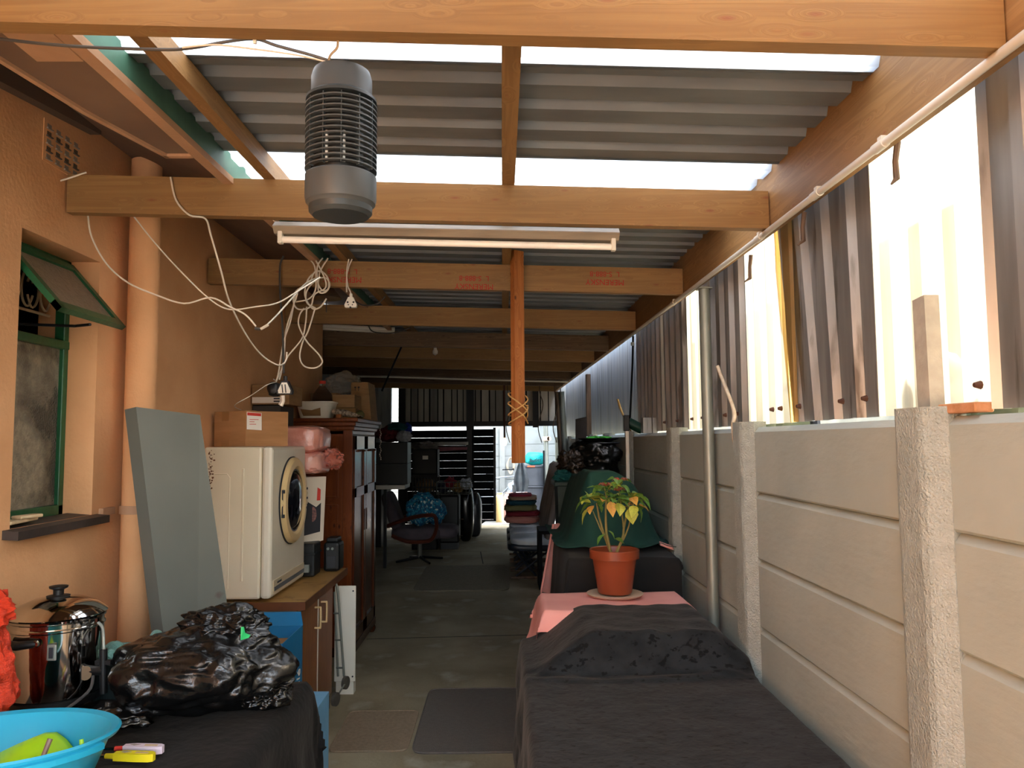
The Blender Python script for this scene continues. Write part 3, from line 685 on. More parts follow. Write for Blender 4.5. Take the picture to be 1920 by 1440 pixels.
# blurred things standing behind the translucent sheets
M_BUSH = mat('yard_bush', '3F4630', '5A5A40', 12, rough=.9)
for i, (y, z, rx, rz_) in enumerate(((1.93, 1.62, .14, .27), (2.12, 1.62, .10, .26), (2.33, 1.62, .06, .30), (3.42, 1.62, .12, .26), (3.62, 1.62, .05, .30))):
    mb = MB(); mb.blob((1.33, y, z), (.10, rx, rz_), .35, 2.5, 3, seed=i)
    solo(mb, 'garden_bush', M_BUSH, ('nearest', 'second nearest', 'third nearest', 'second farthest', 'farthest')[i]+' blurred dark bush behind the translucent cream sheets', 'bush', group='bushes behind the screening sheets', smooth=True)
bu = thing('garden_stand', 'blurred pale globe on a dark stem behind the near translucent sheet', 'ornament', (1.30, 2.23, 1.7))
mb = MB(); mb.tube([(1.30, 2.23, 1.5), (1.30, 2.22, 1.86), (1.29, 2.20, 1.93)], .02, 8); mb.build('stem', M_BLACKP, bu)
mb = MB(); mb.blob((1.29, 2.22, 1.93), (.05, .055, .045), .1, 2, 3); mb.build('globe', mat('pale_globe', 'B8A88C', rough=.6), bu, smooth=True)
mb = MB(); mb.tube([(1.29, 3.13, 1.5), (1.28, 3.14, 1.98), (1.27, 3.17, 2.03)], [.02, .022, .02], 8)
solo(mb, 'tap_post', M_BLACKP, 'blurred dark post behind the second translucent sheet', 'post', smooth=True)
# supporting earth bank behind fence (neighbour's ground)
mb = MB(); mb.bx(3.0, 3.15, -4, YG, 1.5, 3.3); mb.build('wall_neighbour_added', mat('added_neighbour_wall', 'A79F8C', '8F8979', 3, rough=.9), kind='structure')  # added wall, its height set to darken the lower part of the clear sheets
mb = MB(); mb.bx(1.25, 6, -4, YG, 0, 1.5); mb.build('ground_neighbour', mat('neighbour_soil', '8B7B60', '6F6A4C', 3, rough=1), kind='structure')

# conduit along the roof beam, in lengths with joints
cn = thing('conduit', 'white plastic conduit clipped along the lower edge of the right roof beam', 'conduit', (1.05, 1, 2.52))
zc = lambda y: 2.515+.0105*(y-1)
ends = [-.5, 1.2, 2.05, 2.48, 3.05, 4.6, 6.5]
for a_, b_ in zip(ends, ends[1:]):
    mb = MB(); mb.cyl((1.047, a_, zc(a_)), (1.047, b_, zc(b_)), .0115, 12); mb.build('conduit_length', M_CONDUIT, cn, smooth=True)
for j in ends[2:-1]:
    mb = MB(); mb.cyl((1.047, j-.03, zc(j-.03)), (1.047, j+.03, zc(j+.03)), .0145, 12); mb.box((1.05, j-.02, zc(j)+.012), (.03, .022, .012)); mb.build('conduit_joint', M_CONDUIT, cn, smooth=True)
for (px, py, y, sl_) in ((1683, 265, 2.1, 'large dry strip dangling before the near translucent sheet'), (1508, 398, 2.75, 'dry strip dangling before the dark stained sheet'), (1408, 478, 3.35, 'smallest dry strip dangling before the second translucent sheet')):
    mb = MB(); p = at(px, py, y); q = at(px-2, py+70*2.1/y, y); r_ = at(px-12, py+95*2.1/y*.85, y)
    pts = [p, p.lerp(q, .5)+Vector((0, .01, 0)), q, r_]
    mb.tube(pts, [.009, .008, .009, .003], 6)
    solo(mb, 'bark_strip', M_BROWN, sl_, 'strip', group='dry strips dangling below the conduit', smooth=True)

# --- bug zapper
ZX, ZY = -.352, 1.62
zp = thing('bug_zapper', 'grey caged insect killer lamp hanging on a hook from the front beam', 'lamp', (ZX, ZY, 2.16))
M_ZG = mat('grey_plastic', '45494B', '3E4244', 8, rough=.45); M_ZD = mat('dark_grey_plastic', '33393B', '2C3235', 8, rough=.4)
zb = at(643, 408, ZY).z+.012; zt_ = at(636, 132, ZY).z; zx = at(640, 270, ZY).x
H_ = zt_-zb; R_ = .0755
mb = MB(); mb.lathe((zx, ZY, zb), [(0, .004), (R_*.84, .004), (R_*.90, .014), (R_*.97, .018), (R_, .028), (R_, .075), (R_*.97, .078), (R_*.5, .078), (0, .078)], 48); mb.build('base', M_ZG, zp, smooth=30)
mb = MB(); mb.lathe((zx, ZY, zb), [(0, -.010), (R_*.78, -.010), (R_*.88, -.002), (R_*.89, .010), (R_*.5, .010)], 48); mb.build('base_cap', M_ZD, zp, smooth=30)
mb = MB(); mb.lathe((zx, ZY, zt_-.062), [(0, 0), (R_*.86, 0), (R_*.86, .040), (R_*.80, .055), (R_*.6, .062), (0, .064)], 48); mb.build('cap', M_ZG, zp, smooth=30)
mb = MB(); mb.lathe((zx, ZY, zt_-.074), [(0, 0), (R_*1.0, 0), (R_*1.0, .006), (R_*.86, .014), (0, .014)], 48); mb.build('collar', M_ZD, zp, smooth=30)
nz = 13; z0, z1 = zb+.085, zt_-.078
for k in range(nz):
    z = z0+(z1-z0)*(k+.3)/nz
    mb = MB(); mb.lathe((zx, ZY, z), [(R_*.86, 0), (R_*1.01, 0), (R_*1.01, .0028), (R_*.86, .0028)], 40)
    bmf = mb.bm.faces; mb.bm.faces.ensure_lookup_table()
    caps_ = [f_ for f_ in mb.bm.faces if len(f_.verts) == 40]; bmesh.ops.delete(mb.bm, geom=caps_, context='FACES_ONLY')
    mb.build('guard_ring', M_ZG, zp)
for k in range(12):
    a_ = 2*PI*k/12+.2; p = Vector((zx+R_*.93*math.cos(a_), ZY+R_*.93*math.sin(a_), 0))
    mb = MB(); mb.box((p.x, p.y, (z0+z1)/2), (.009, .0022, z1-z0), Matrix.Rotation(a_, 3, 'Z')); mb.build('guard_bar', M_ZD, zp)
mb = MB(); mb.lathe((zx, ZY, z0-.005), [(0, 0), (.061, 0), (.061, z1-z0+.008), (0, z1-z0+.008)], 24); mb.build('interior_shade_core', mat('dark_core', '0E1011', '191C1D', 60, (1, 1, .1), rough=.35), zp, smooth=30)  # solid dark core, its colour stands for the shade inside the cage
for sx in (-.018, .018):
    mb = MB(); mb.cyl((zx+sx, ZY-.060, z0+.004), (zx+sx, ZY-.060, z0+.07), .0035, 12); mb.build('uv_tube', mat('glass_tube_%d' % (sx > 0), 'C9CCCC', rough=.1), zp, smooth=True)
mb = MB(); hk = smooth_path([(zx-.0, 1.57, 2.578), (zx-.001, 1.575, 2.556), (zx-.018, 1.58, 2.538), (zx-.02, 1.59, 2.518), (zx-.008, 1.60, 2.503), (zx+.008, 1.6, 2.507), (zx+.016, 1.6, 2.524)], 5)
mb.tube(hk, .0028, 8); solo(mb, 'ceiling_hook', mat('brassy_hook', 'A98F6E', rough=.4, metal=.6), 'small brass hook screwed under the front beam above the insect lamp', 'hook', smooth=True)
mb = MB(); hz_ = (2.503+zt_)/2; mb.tube([(zx+.012*math.cos(t), ZY-.012, hz_+ (2.506-zt_+.012)/2*math.sin(t)) for t in [i*PI/8 for i in range(16)]], .0022, 6, closed=True); mb.build('hanging_loop', M_STEEL, zp)
# dark flex and its pale partner along the front beam
def cable(pts, r, m_, name, label, cat='cable', n=5, group=None):
    mb = MB(); mb.tube(smooth_path(pts, n), r, 7); return solo(mb, name, m_, label, cat, group, smooth=True)
M_CABW = mat('cream_flex', 'D6CAB8', rough=.5); M_CABD = mat('dark_flex', '45423F', rough=.5)
cable([at(-40, 68, 1.66), at(60, 80, 1.65), at(160, 88, 1.64), at(300, 93, 1.62), at(360, 90, 1.60), at(420, 79, 1.59), at(478, 73, 1.585), at(520, 86, 1.59), at(600, 108, 1.60), at(632, 122, 1.60)], .0035, M_CABD, 'power_flex', 'dark flex running along the front beam down to the insect lamp')
cable([at(342, 89, 1.595), at(400, 84, 1.585), at(460, 90, 1.585), at(560, 104, 1.59), at(612, 116, 1.597)], .002, M_CABW, 'thin_wire', 'thin pale wire beside the dark flex above the insect lamp')
mb = MB(); p = at(478, 76, 1.585); mb.box(p, (.008, .008, .014)); solo(mb, 'cable_clip', M_WHITEP, 'white cable clip under the front beam holding the dark flex', 'clip', bevel=.002)

# --- fluorescent fitting under the second beam
ft = thing('fluorescent_fitting', 'old metal batten with one white fluorescent tube under the second beam', 'lamp', (-.22, 3.1, 2.56))
A_, B_ = at(519, 432, 3.05), at(1158, 445, 3.05)
xd = (B_-A_).normalized(); Ln = (B_-A_).length; mid = (A_+B_)/2
rot = frame((0, 0, 0), xd, (0, 1, 0)).to_3x3()
mb = MB(); up = rot @ Vector((0, 0, 1))
prof = [(-.06, .0), (-.035, -.022), (.035, -.022), (.06, 0), (.06, .004), (.03, .028), (-.03, .028), (-.06, .004)]
pa = [A_+rot @ Vector((0, p[0], p[1])) for p in prof]; mb.slab(pa, xd*Ln); mb.build('batten', mat('dusty_enamel', '9C8F7C', '857868', 12, (.3, 2, 2), rough=.5, c3='5E5346', s3=2, t3=(.6, .7)), ft, bevel=.003)
T0, T1 = at(526, 449, 3.02), at(1150, 463, 3.02)
mb = MB(); mb.cyl(T0, T1, .0135, 20); mb.build('tube', mat('white_glass_tube', 'FBF6EC', rough=.3), ft, smooth=True)
for T_ in (T0, T1):
    mb = MB(); mb.box(T_+Vector((0, 0, .008)), (.018, .03, .05)); mb.build('tube_holder', M_WHITEP, ft, bevel=.003)

# --- hanging orange wooden post with twine
hp = thing('hanging_post', 'orange pine post hanging from the roof in front of the third beam', 'post', (.09, 4.33, 1.6))
mb = MB(); R0 = Matrix.Rotation(math.radians(35), 3, 'Z')
mb.bx(-.019, .019, -.035, .035, 0, 1.2); bmesh.ops.transform(mb.bm, matrix=Matrix.Translation((.090, 4.30, 1.60)) @ Matrix.Rotation(math.radians(-52), 4, 'Z'), verts=mb.bm.verts)
mb.build('timber', M_POST, hp, bevel=.002)
tw = []
for k in range(26):
    t = k/25; a_ = t*2*PI*4; z = at(970, 760+26*math.sin(a_*.5+.4)+34*t-10, 4.3).z
    tw.append((.090+.055*math.cos(a_), 4.30+.05*math.sin(a_), z))
cable(tw, .0042, mat('twine', 'C79A5E', 'A97C46', 80, rough=.9), 'twine', 'pale twine wound round the hanging orange post', 'rope', 5)
# ---------------------------------------------------------------- cables of the left side
cable([at(-30, 330, 2.95), at(40, 344, 2.92), at(100, 342, 2.92), at(162, 323, 2.94)], .0035, M_CABW, 'white_cable', 'pale cable sagging across the peach wall at the far left', 'cable')
cable([at(165, 405, 3.0), at(172, 445, 3.0), at(200, 495, 3.0), at(240, 530, 3.0), at(290, 552, 3.0), at(345, 569, 3.0), at(395, 558, 3.0), at(432, 576, 3.0), at(460, 590, 3.0), at(480, 612, 3.0)], .0035, M_CABW, 'white_cable', 'white cable looping from the left end of the second beam past the drainpipe')
cable([at(250, 405, 3.02), at(290, 455, 3.02), at(340, 510, 3.02), at(392, 560, 3.02), at(430, 580, 3.02), at(480, 575, 3.04), at(520, 568, 3.1), at(560, 545, 3.2), at(600, 520, 3.4)], .003, M_CABW, 'white_cable', 'thin pale cable sloping in front of the drainpipe top to the cable bundle')
cable([at(320, 332, 2.94), at(330, 375, 2.94), at(355, 403, 2.94), at(385, 410, 2.96), at(395, 440, 3.0), at(415, 510, 3.1), at(430, 565, 3.2), at(460, 625, 3.4), at(490, 665, 3.6), at(520, 684, 3.7), at(535, 678, 3.75), at(538, 660, 3.75)], .0038, M_CABW, 'white_cable', 'long cream cable dropping from the second beam down to the plug sockets')
cable([at(500, 610, 3.4), at(520, 590, 3.5), at(545, 562, 3.6), at(575, 530, 3.8), at(600, 520, 4.0)], .004, M_CABW, 'white_cable', 'cream cable tail joined to a small connector beside the cable bundle')
mb = MB(); mb.tube([at(478, 616, 3.3), at(488, 617, 3.3)], .006, 8); 
co_ = solo(mb, 'cable_connector', M_CABD, 'small grey inline connector on the looping cables', 'connector', smooth=True)
mb = MB(); mb.tube([at(489, 617, 3.3), at(503, 609, 3.3)], .0065, 8); mb.build('sleeve', M_CABW, co_, smooth=True)
bd = thing('cable_bundle', 'tangle of coiled cream cables hanging from the third beam', 'cable', at(600, 560, 4.28))
def strand(pts, y=4.3, r=.0045, n=6):
    mb = MB(); mb.tube(smooth_path([at(px, py, y+.01*math.sin(px)) for px, py in pts], n), r, 7); mb.build('cable_strand', M_CABW, bd, smooth=True)
strand([(578, 484), (590, 500), (592, 540), (580, 560), (555, 566)])
strand([(605, 484), (595, 500), (596, 530), (605, 545), (616, 540), (614, 520), (600, 508), (585, 515), (575, 530), (572, 555), (585, 578), (600, 576), (612, 560)])
strand([(615, 484), (600, 510), (597, 545), (610, 548), (618, 535), (612, 522), (598, 522), (582, 535), (574, 550), (576, 568), (592, 578)])
strand([(590, 484), (608, 520), (610, 540), (590, 552), (582, 575), (560, 580), (550, 566), (556, 545), (580, 530), (590, 510), (604, 510)])
strand([(570, 578), (562, 590), (560, 610), (575, 640), (598, 665), (604, 680), (590, 690), (570, 686), (562, 668), (568, 640), (578, 620), (590, 580)])
strand([(575, 575), (573, 605), (566, 635), (540, 668), (530, 690), (520, 710), (516, 722)])
strand([(555, 545), (545, 600), (532, 640), (525, 680), (522, 700), (518, 715)])
strand([(558, 550), (548, 580), (536, 620), (533, 660), (530, 684), (524, 712)])
cable([at(532, 480, 4.36), at(525, 500, 4.36), at(526, 560, 4.34), at(530, 620, 4.3), at(532, 700, 4.25)], .006, M_CABD, 'black_cable', 'black cable hanging down over the left end of the third beam')
cable([Vector((at(518, 716, 4.1).x, 4.05, at(518, 716, 4.1).z+.01)), at(518, 716, 4.1), at(500, 722, 4.0), at(470, 742, 4.0), at(440, 760, 4.05), Vector((-1.52, 4.50, 1.913))], .002, M_CABW, 'thin_cable', 'thin cable slanting from the plugs down behind the cardboard box')
# plugs
def plug(c, s, m1, label, face=(0, -1, 0), m2=None, holes=0, upside=False):
    t = thing('power_plug', label, 'plug', c)
    mb = MB(); sgn = -1 if upside else 1
    out = [(-.5, -.35), (.5, -.35), (.55, -.1), (.22, .6), (-.22, .6), (-.55, -.1)]
    pts = [Vector((c.x+p[0]*s, c.y, c.z+sgn*p[1]*s)) for p in out]
    mb.slab(pts, (0, s*.5, 0)); body = mb.build('plug_body', m1, t, bevel=s*.07, smooth=True)
    if m2:
        pts = [Vector((c.x+p[0]*s*.8, c.y-.001-s*.02, c.z+sgn*p[1]*s*.8)) for p in out]; mb = MB(); mb.slab(pts, (0, s*.05, 0)); fc = mb.build('face_plate', m2, t, bevel=s*.02)
        for q in range(2):
            mb = MB(); mb.box((c.x+(-.12+.22*q)*s, c.y-.002-s*.03, c.z+.05*s), (s*.07, .001, s*.6), Matrix.Rotation(-.12, 3, 'Y')); mb.build('moulded_text', M_DKP, fc)
    for hx, hz_ in [(-.25, .12), (.28, .12), (-.18, -.12), (.18, -.12), (0, -.35)][:holes]:
        mb = MB(); mb.cyl((c.x+hx*s, c.y-.0015, c.z+hz_*s), (c.x+hx*s, c.y+.004, c.z+hz_*s), s*(.09 if abs(hx) > .2 or hx == 0 else .055), 10); mb.build('socket_hole', M_DKP, t)
    mb = MB(); mb.cyl((c.x, c.y+s*.25, c.z+sgn*s*.55), (c.x, c.y+s*.25, c.z+sgn*s*.95), s*.14, 10); mb.build('strain_relief', m1, t, smooth=True)
    return t
p1 = at(657, 569, 4.28)
t = plug(p1, .062, M_WHITEP, 'white three-pin socket end hanging by its cable below the third beam', holes=5)
cable([at(654, 486, 4.33), at(650, 510, 4.33), at(652, 535, 4.33), at(656, 545, 4.31), p1+Vector((0, .015, .055))], .004, M_CABW, 'socket_cable', 'cream cable holding the white socket end below the third beam')
cable([at(660, 486, 4.34), at(654, 500, 4.34), at(650, 520, 4.35), at(650, 548, 4.35)], .004, M_CABW, 'cable_loop', 'second cream cable strand beside the one holding the white socket end')
p2 = at(533, 730, 4.05); plug(p2, .075, M_BLKPL, 'black plug top with a white triangular face above the cardboard boxes', m2=M_WHITEP)
p3 = at(514, 730, 4.10); mb = MB(); mb.blob(p3, (.035, .03, .038), .2, 2, 3, seed=3, power=.8); solo(mb, 'plug_adapter', M_BLKPL, 'round black plug adapter beside the white-faced plug', 'plug', smooth=True)
mb = MB(); mb.tube([at(530, 742, 4.05), at(531, 752, 4.05), at(526, 760, 4.05)], [.012, .010, .014], 8); solo(mb, 'plug_tail', M_CABW, 'cream plug tail hanging below the white-faced plug', 'plug', smooth=True)
# bright lamp shade behind the bundle
p = at(612, 560, 5.5); ls = thing('shiny_cone', 'shiny metal cone shade hanging behind the cable bundle', 'lamp shade', p)
mb = MB(); mb.lathe(p, [(.0, .11), (.03, .10), (.11, .0), (.105, 0)], 24); mb.build('shade', mat('brushed_tin', 'B9B4A8', rough=.25, metal=.9), ls, smooth=True)
mb = MB(); mb.tube([p+Vector((0, 0, .10)), Vector((p.x, p.y, 2.66))], .004, 6); mb.build('cord', M_CABD, ls)

# --- grey cupboard door leaning against the drainpipe corner
gb = thing('leaning_door', 'grey painted cupboard door leaning beside the drainpipe in front of the dryer', 'door panel', (-1.3, 3.3, .0))
FL, FR = at(255, 763, 3.14), at(375, 778, 3.42); bl_, br_ = at(303, 1160, 3.14), at(426, 1134, 3.42)
ext = lambda t_, b_: b_ + (b_-t_)*((b_.z-.0)/(t_.z-b_.z))
FLb, FRb = ext(FL, bl_), ext(FR, br_)
nrm = (FR-FL).cross(FL-FLb).normalized(); 
if nrm.y < 0: nrm = -nrm
th = nrm*.07
mb = MB(); mb.hexa([FLb, FRb, FRb+th, FLb+th], [FL, FR, FR+th, FL+th])
gbo = mb.build('door_leaf', mat('grey_gloss_board', '6C6F68', '63665F', 2.2, rough=.35, c3='5A4E46', s3=4, t3=(.68, .72)), gb, bevel=.003)
mb = MB(); q = at(357, 990, 3.37); mb.lathe(Vector((q.x, q.y, q.z)), [(0, -.0), (.012, 0), (.012, .002), (0, .002)], 16, axis=Matrix.Rotation(PI/2, 3, 'X')); mb.build('lock_hole', M_BROWN, gb)

# --- front-loading dryer on the sink cabinet
dx0, dx1, dy0, dy1, dz0, dz1 = -1.665, -1.285, 4.33, 5.06, .86, 1.70
dr = thing('tumble_dryer', 'old cream front-loading tumble dryer standing on the worktop', 'dryer', ((dx0+dx1)/2, (dy0+dy1)/2, dz0-.015))
mb = MB(); mb.bx(dx0, dx1-.06, dy0, dy1, dz0, dz1); mb.build('casing', M_WHITEE, dr, bevel=.012)
mb = MB(); mb.bx(dx1-.058, dx1, dy0, dy1, dz0, dz1); mb.build('front_panel', mat('cream_enamel_front', 'E8DFCA', 'E0D6C0', 2, rough=.22), dr, bevel=.018)
mb = MB(); mb.box((dx0+.22, dy0-.002, 1.27), (.012, .008, .62)); mb.build('pressed_rib', M_WHITEE, dr, bevel=.003)
mb = MB(); mb.tube([(dx0+.06, dy0-.001, 1.55), (dx0+.13, dy0-.001, 1.55), (dx0+.145, dy0-.001, 1.53), (dx0+.145, dy0-.001, .92)], .003, 6); mb.build('pressed_line', M_WHITEE, dr)
mb = MB()
for k in range(40):
    mb.box((dx0+.035+random.uniform(-.012, .03)*(1-k/60), dy0-.0006, 1.68-k*.0055+random.uniform(-.004, .004)), (random.uniform(.003, .012), .001, random.uniform(.003, .009)))
mb.build('rust_patch', mat('rust', '7A5232', '5A3A22', 50, rough=.9), dr)
cy, cz = (dy0+dy1)/2+.03, 1.375
Qx = Matrix.Rotation(PI/2, 3, 'Y')
def dl(prof, name, m_, n=56, x=dx1):
    mb = MB(); mb.lathe((x, cy, cz), prof, n, axis=Qx); return mb.build(name, m_, dr, smooth=35)
dl([(.262, -.001), (.264, .008), (.250, .010), (.2, .010)], 'door_seal', M_DKP)
dl([(.258, .0), (.258, .022), (.244, .036), (.205, .038), (.190, .028), (.186, .01), (.1, .0)], 'door_ring', mat('aged_cream_plastic', 'DDBF8C', 'D6B680', 4, rough=.35))
dl([(.192, .012), (.186, .026), (.178, .026), (.172, .01), (0, .012)], 'chrome_trim', M_CHROME)
dl([(.176, .012), (.15, .034), (.08, .046), (0, .05)], 'door_glass', mat('dark_door_glass', '14141C', rough=.08, spec=.8))
mb = MB()
for (z, w) in ((1.44, .02), (1.30, .02)): mb.box((dx1+.024, cy-.252, z), (.018, .010, w))
mb.box((dx1+.02, cy-.255, 1.37), (.008, .004, .14)); mb.build('door_catch', M_DKP, dr, bevel=.003)
for k in range(5):
    mb = MB(); mb.box((dx1+.030, cy+.235, 1.43-.03*k), (.018, .028, .014)); mb.build('hinge_knuckle', M_DKP if k % 2 == 0 else M_CREAMIRON, dr, bevel=.002)
mb = MB(); mb.bx(dx1, dx1+.006, dy0+.04, dy1-.03, dz0+.03, dz0+.095); mb.build('control_strip', mat('beige_strip', 'CBB999', rough=.4), dr, bevel=.002)
mb = MB(); mb.bx(dx1+.006, dx1+.009, dy0+.05, dy1-.04, dz0+.035, dz0+.058); mb.build('strip_band', mat('blue_grey_band', '5A6068', rough=.4), dr)
text('automatic', .022, M_DKP, dr, frame((dx1+.0075, dy0+.15, dz0+.075), (0, 1, 0), (0, 0, 1)), 'lettering')
mb = MB(); mb.box((dx1+.01, dy1-.005, dz0+.05), (.05, .035, .05)); mb.build('corner_bracket', M_STEEL, dr, bevel=.004)

# --- cabinet with worktop, doors
wt = MB(); wt.bx(-1.685, -1.10, 4.34, 5.50, .800, .842)
ct = solo(wt, 'worktop', mat('yellow_laminate', 'B78E52', 'A67F46', 6, rough=.4, c3='8F6A3A', s3=12, t3=(.6, .66)), 'yellowish laminate worktop with dark edging on the two-door cabinet', 'worktop', bevel=.003)
mb = MB(); mb.bx(-1.685, -1.094, 4.334, 4.3395, .797, .843); mb.bx(-1.0995, -1.092, 4.334, 5.50, .797, .843); e_ = mb.build('edging', mat('brown_edging', '6E4126', '5A331C', 8, rough=.4), ct, bevel=.001)
cb = thing('base_cabinet', 'brown two-door base cabinet with cream handles below the worktop', 'cabinet', (-1.4, 4.92, 0))
mb = MB(); mb.bx(-1.68, -1.152, 4.38, 5.22, .08, .797); mb.build('body', mat('cabinet_grey', '9E968C', rough=.6), cb, bevel=.002)
M_DOORB = wood('brown_laminate', '93592F', '864F28', '6A3C1C', 2, rough=.4, grain=3, kn=.02)
for (a_, b_, hy) in ((4.40, 4.785, 4.71), (4.80, 5.20, 4.87)):
    mb = MB(); mb.bx(-1.15, -1.130, a_, b_, .085, .772); d_ = mb.build('door', M_DOORB, cb, bevel=.002)
    mb = MB(); mb.tube(smooth_path([(-1.13, hy, .735), (-1.10, hy, .735), (-1.095, hy, .725), (-1.095, hy, .625), (-1.10, hy, .615), (-1.13, hy, .615)], 4), .006, 8); mb.build('handle', mat('cream_handle_%d' % int(hy*100), 'D9BC8A', rough=.4), d_, smooth=True)
mb = MB(); mb.bx(-1.15, -1.127, 4.787, 4.798, .08, .775); mb.build('edge_strip', M_WHITEP, cb)
mb = MB(); mb.bx(-1.15, -1.135, 4.40, 5.22, .774, .797); mb.build('top_rail', mat('alu_rail', 'A9A49C', rough=.4), cb)
for y in (4.45, 5.12):
    mb = MB(); mb.bx(-1.22, -1.13, y-.05, y+.03, 0, .078); mb.build('wood_block', M_BROWN, cb, bevel=.003)
# white notice-like board with screw holes and folded trolley
wp = thing('white_shelf', 'narrow upright white shelf board with corner screw holes by the wardrobe', 'shelf', (-1.08, 5.4, 0))
mb = MB(); mb.bx(-1.16, -1.015, 5.40, 5.415, .09, .735); mb.build('sheet', M_WHITEP, wp, bevel=.006)
for (x, z) in ((-1.033, .70), (-1.033, .125)):
    mb = MB(); mb.cyl((x, 5.397, z), (x, 5.401, z), .006, 10); mb.build('screw_hole', M_DKP, wp)
mb = MB(); mb.bx(-1.15, -1.03, 5.42, 5.50, 0, .09); mb.build('foot', M_WHITEP, wp)
tr = thing('folded_trolley', 'grey folding luggage trolley with two wheels between cabinet and white panel', 'trolley', (-1.12, 5.3, 0))
mb = MB(); a0, a1 = at(632, 1100, 5.3), at(645, 1268, 5.3)
mb.tube(smooth_path([a0+Vector((-.05, 0, .0)), a0+Vector((-.03, 0, .02)), a0, at(638, 1170, 5.3), a1], 4), .008, 8)
mb.tube([at(627, 1110, 5.33), at(634, 1268, 5.33)], .008, 8)
for py in (1150, 1200, 1252): mb.tube([at(626+(py-1150)*.05, py, 5.33), at(636+(py-1150)*.08, py, 5.3)], .006, 6)
mb.build('frame', M_STEEL, tr, smooth=True)
for (px, py, y) in ((648, 1280, 5.26), (629, 1311, 4.98)):
    c = at(px, py, y); mb = MB(); mb.lathe((c.x, c.y, max(c.z, .042)), [(0, -.012), (.03, -.014), (.042, -.010), (.042, .010), (.03, .014), (0, .012)], 20, axis=Qx @ Matrix.Rotation(.3, 3, 'X')); mb.build('wheel', mat('grey_rubber_%d' % px, '4A4640', rough=.7), tr, smooth=True)
mb = MB(); mb.tube([at(629, 1311, 4.98), at(648, 1280, 5.26)], .006, 6); mb.build('axle', M_STEEL, tr)

# --- cardboard box on the dryer
cbx = thing('cardboard_box', 'taped brown cardboard box with a red and white label on the dryer', 'box', (-1.45, 4.65, 1.702))
zt2 = 1.905
C0 = at(461, 800, 4.42); C0.z = 0; Cr = Vector((at(540, 800, 4.60).x, 4.60, 0)); Cl = Vector((-1.675, 4.50, 0))
bk = Cl + (Cr-C0)
base = [C0, Cr, Cr+(Cl-C0), Cl]
mb = MB(); mb.hexa([Vector((p.x, p.y, 1.702)) for p in base], [Vector((p.x, p.y, zt2)) for p in base]); bxo = mb.build('carton', M_CARD, cbx, bevel=.002)
nr = (Cr-C0).normalized(); nn = Vector((nr.y, -nr.x, 0))
def onface(u, z, off=.0015): return Vector((C0.x, C0.y, z))+nr*u+nn*off
mb = MB(); mb.slab([onface(.005, 1.80), onface(.095, 1.795), onface(.093, 1.895), onface(.003, 1.90)], nn*.0006); lb_ = mb.build('address_label', M_PAPER, cbx)
mb = MB(); mb.slab([onface(.006, 1.88, .0023), onface(.090, 1.876, .0023), onface(.090, 1.893, .0023), onface(.006, 1.897, .0023)], nn*.0004); mb.build('red_bar', M_REDP, lb_)
for (z, w) in ((1.855, .055), (1.842, .03), (1.828, .04)):
    mb = MB(); mb.slab([onface(.02, z, .0023), onface(.02+w, z, .0023), onface(.02+w, z+.003, .0023), onface(.02, z+.003, .0023)], nn*.0004); mb.build('printed_line', M_REDP, lb_)
nl = (Cl-C0).normalized(); nm = Vector((-nl.y, nl.x, 0)); nm = nm if nm.y < 0 else -nm
for (u, z0_, z1_) in ((.12, 1.85, 1.905), (.12, 1.702, 1.74)):
    mb = MB(); q = lambda a_, z: Vector((C0.x, C0.y, z))+nl*a_+nm*.001; mb.slab([q(u, z0_), q(u+.05, z0_), q(u+.05, z1_), q(u, z1_)], nm*.0008); mb.build('tape', M_TAPE, cbx)
mb = MB(); mb.hexa([Vector((p.x, p.y, zt2+.001)) for p in (C0.lerp(Cl, .15), C0.lerp(Cr, .2), Cr.lerp(bk, .9), bk)], [Vector((p.x, p.y, zt2+.004)) for p in (C0.lerp(Cl, .15), C0.lerp(Cr, .2), Cr.lerp(bk, .9), bk)]); mb.build('top_flap', M_CARD2, cbx)

# --- goods between dryer and wardrobe
t = thing('pink_wrapped_parcel', 'parcel wrapped in shiny pink plastic with a knotted end beside the wardrobe', 'parcel', (-1.4, 5.4, 1.49))
M_PKW = mat('pink_film', 'DE8F7C', 'EBB0A0', 8, rough=.3, spec=.6, bump=.5, bscale=30, coat=.4)
M_PKC = mat('clear_pink_film', 'D9806C', rough=.12, spec=.7, alpha=.55, coat=.6)
mb = MB(); mb.blob((-1.41, 5.36, 1.745), (.19, .22, .092), .05, 1.5, 4, seed=2, power=.4, ridge=.035); mb.build('upper_pack', M_PKW, t, smooth=True)
mb = MB(); mb.blob((-1.40, 5.36, 1.585), (.19, .22, .078), .10, 1.7, 4, seed=5, power=.45, ridge=.05, floor=1.50); mb.build('lower_pack', M_PKW, t, smooth=True)
mb = MB(); mb.blob((-1.185, 5.40, 1.61), (.075, .08, .07), .3, 2.5, 4, seed=8, ridge=.12); mb.build('knotted_end', M_PKC, t, smooth=True)
t = thing('printed_carton', 'white printed appliance carton with dark and red pictures below the pink parcel', 'box', (-1.4, 5.4, 1.06))
mb = MB(); mb.hexa([(-1.66, 5.22, 1.06), (-1.335, 5.22, 1.03), (-1.22, 5.30, 1.06), (-1.56, 5.62, 1.06)], [(-1.66, 5.22, 1.49), (-1.325, 5.22, 1.49), (-1.205, 5.30, 1.49), (-1.56, 5.62, 1.49)]); mb.build('carton', mat('white_card', 'D5C8B4', rough=.6), t, bevel=.003)
def quad(par, pts, name, m_, vec=(0, -.0015, 0)):
    mb = MB(); mb.slab(pts, vec); return mb.build(name, m_, par)
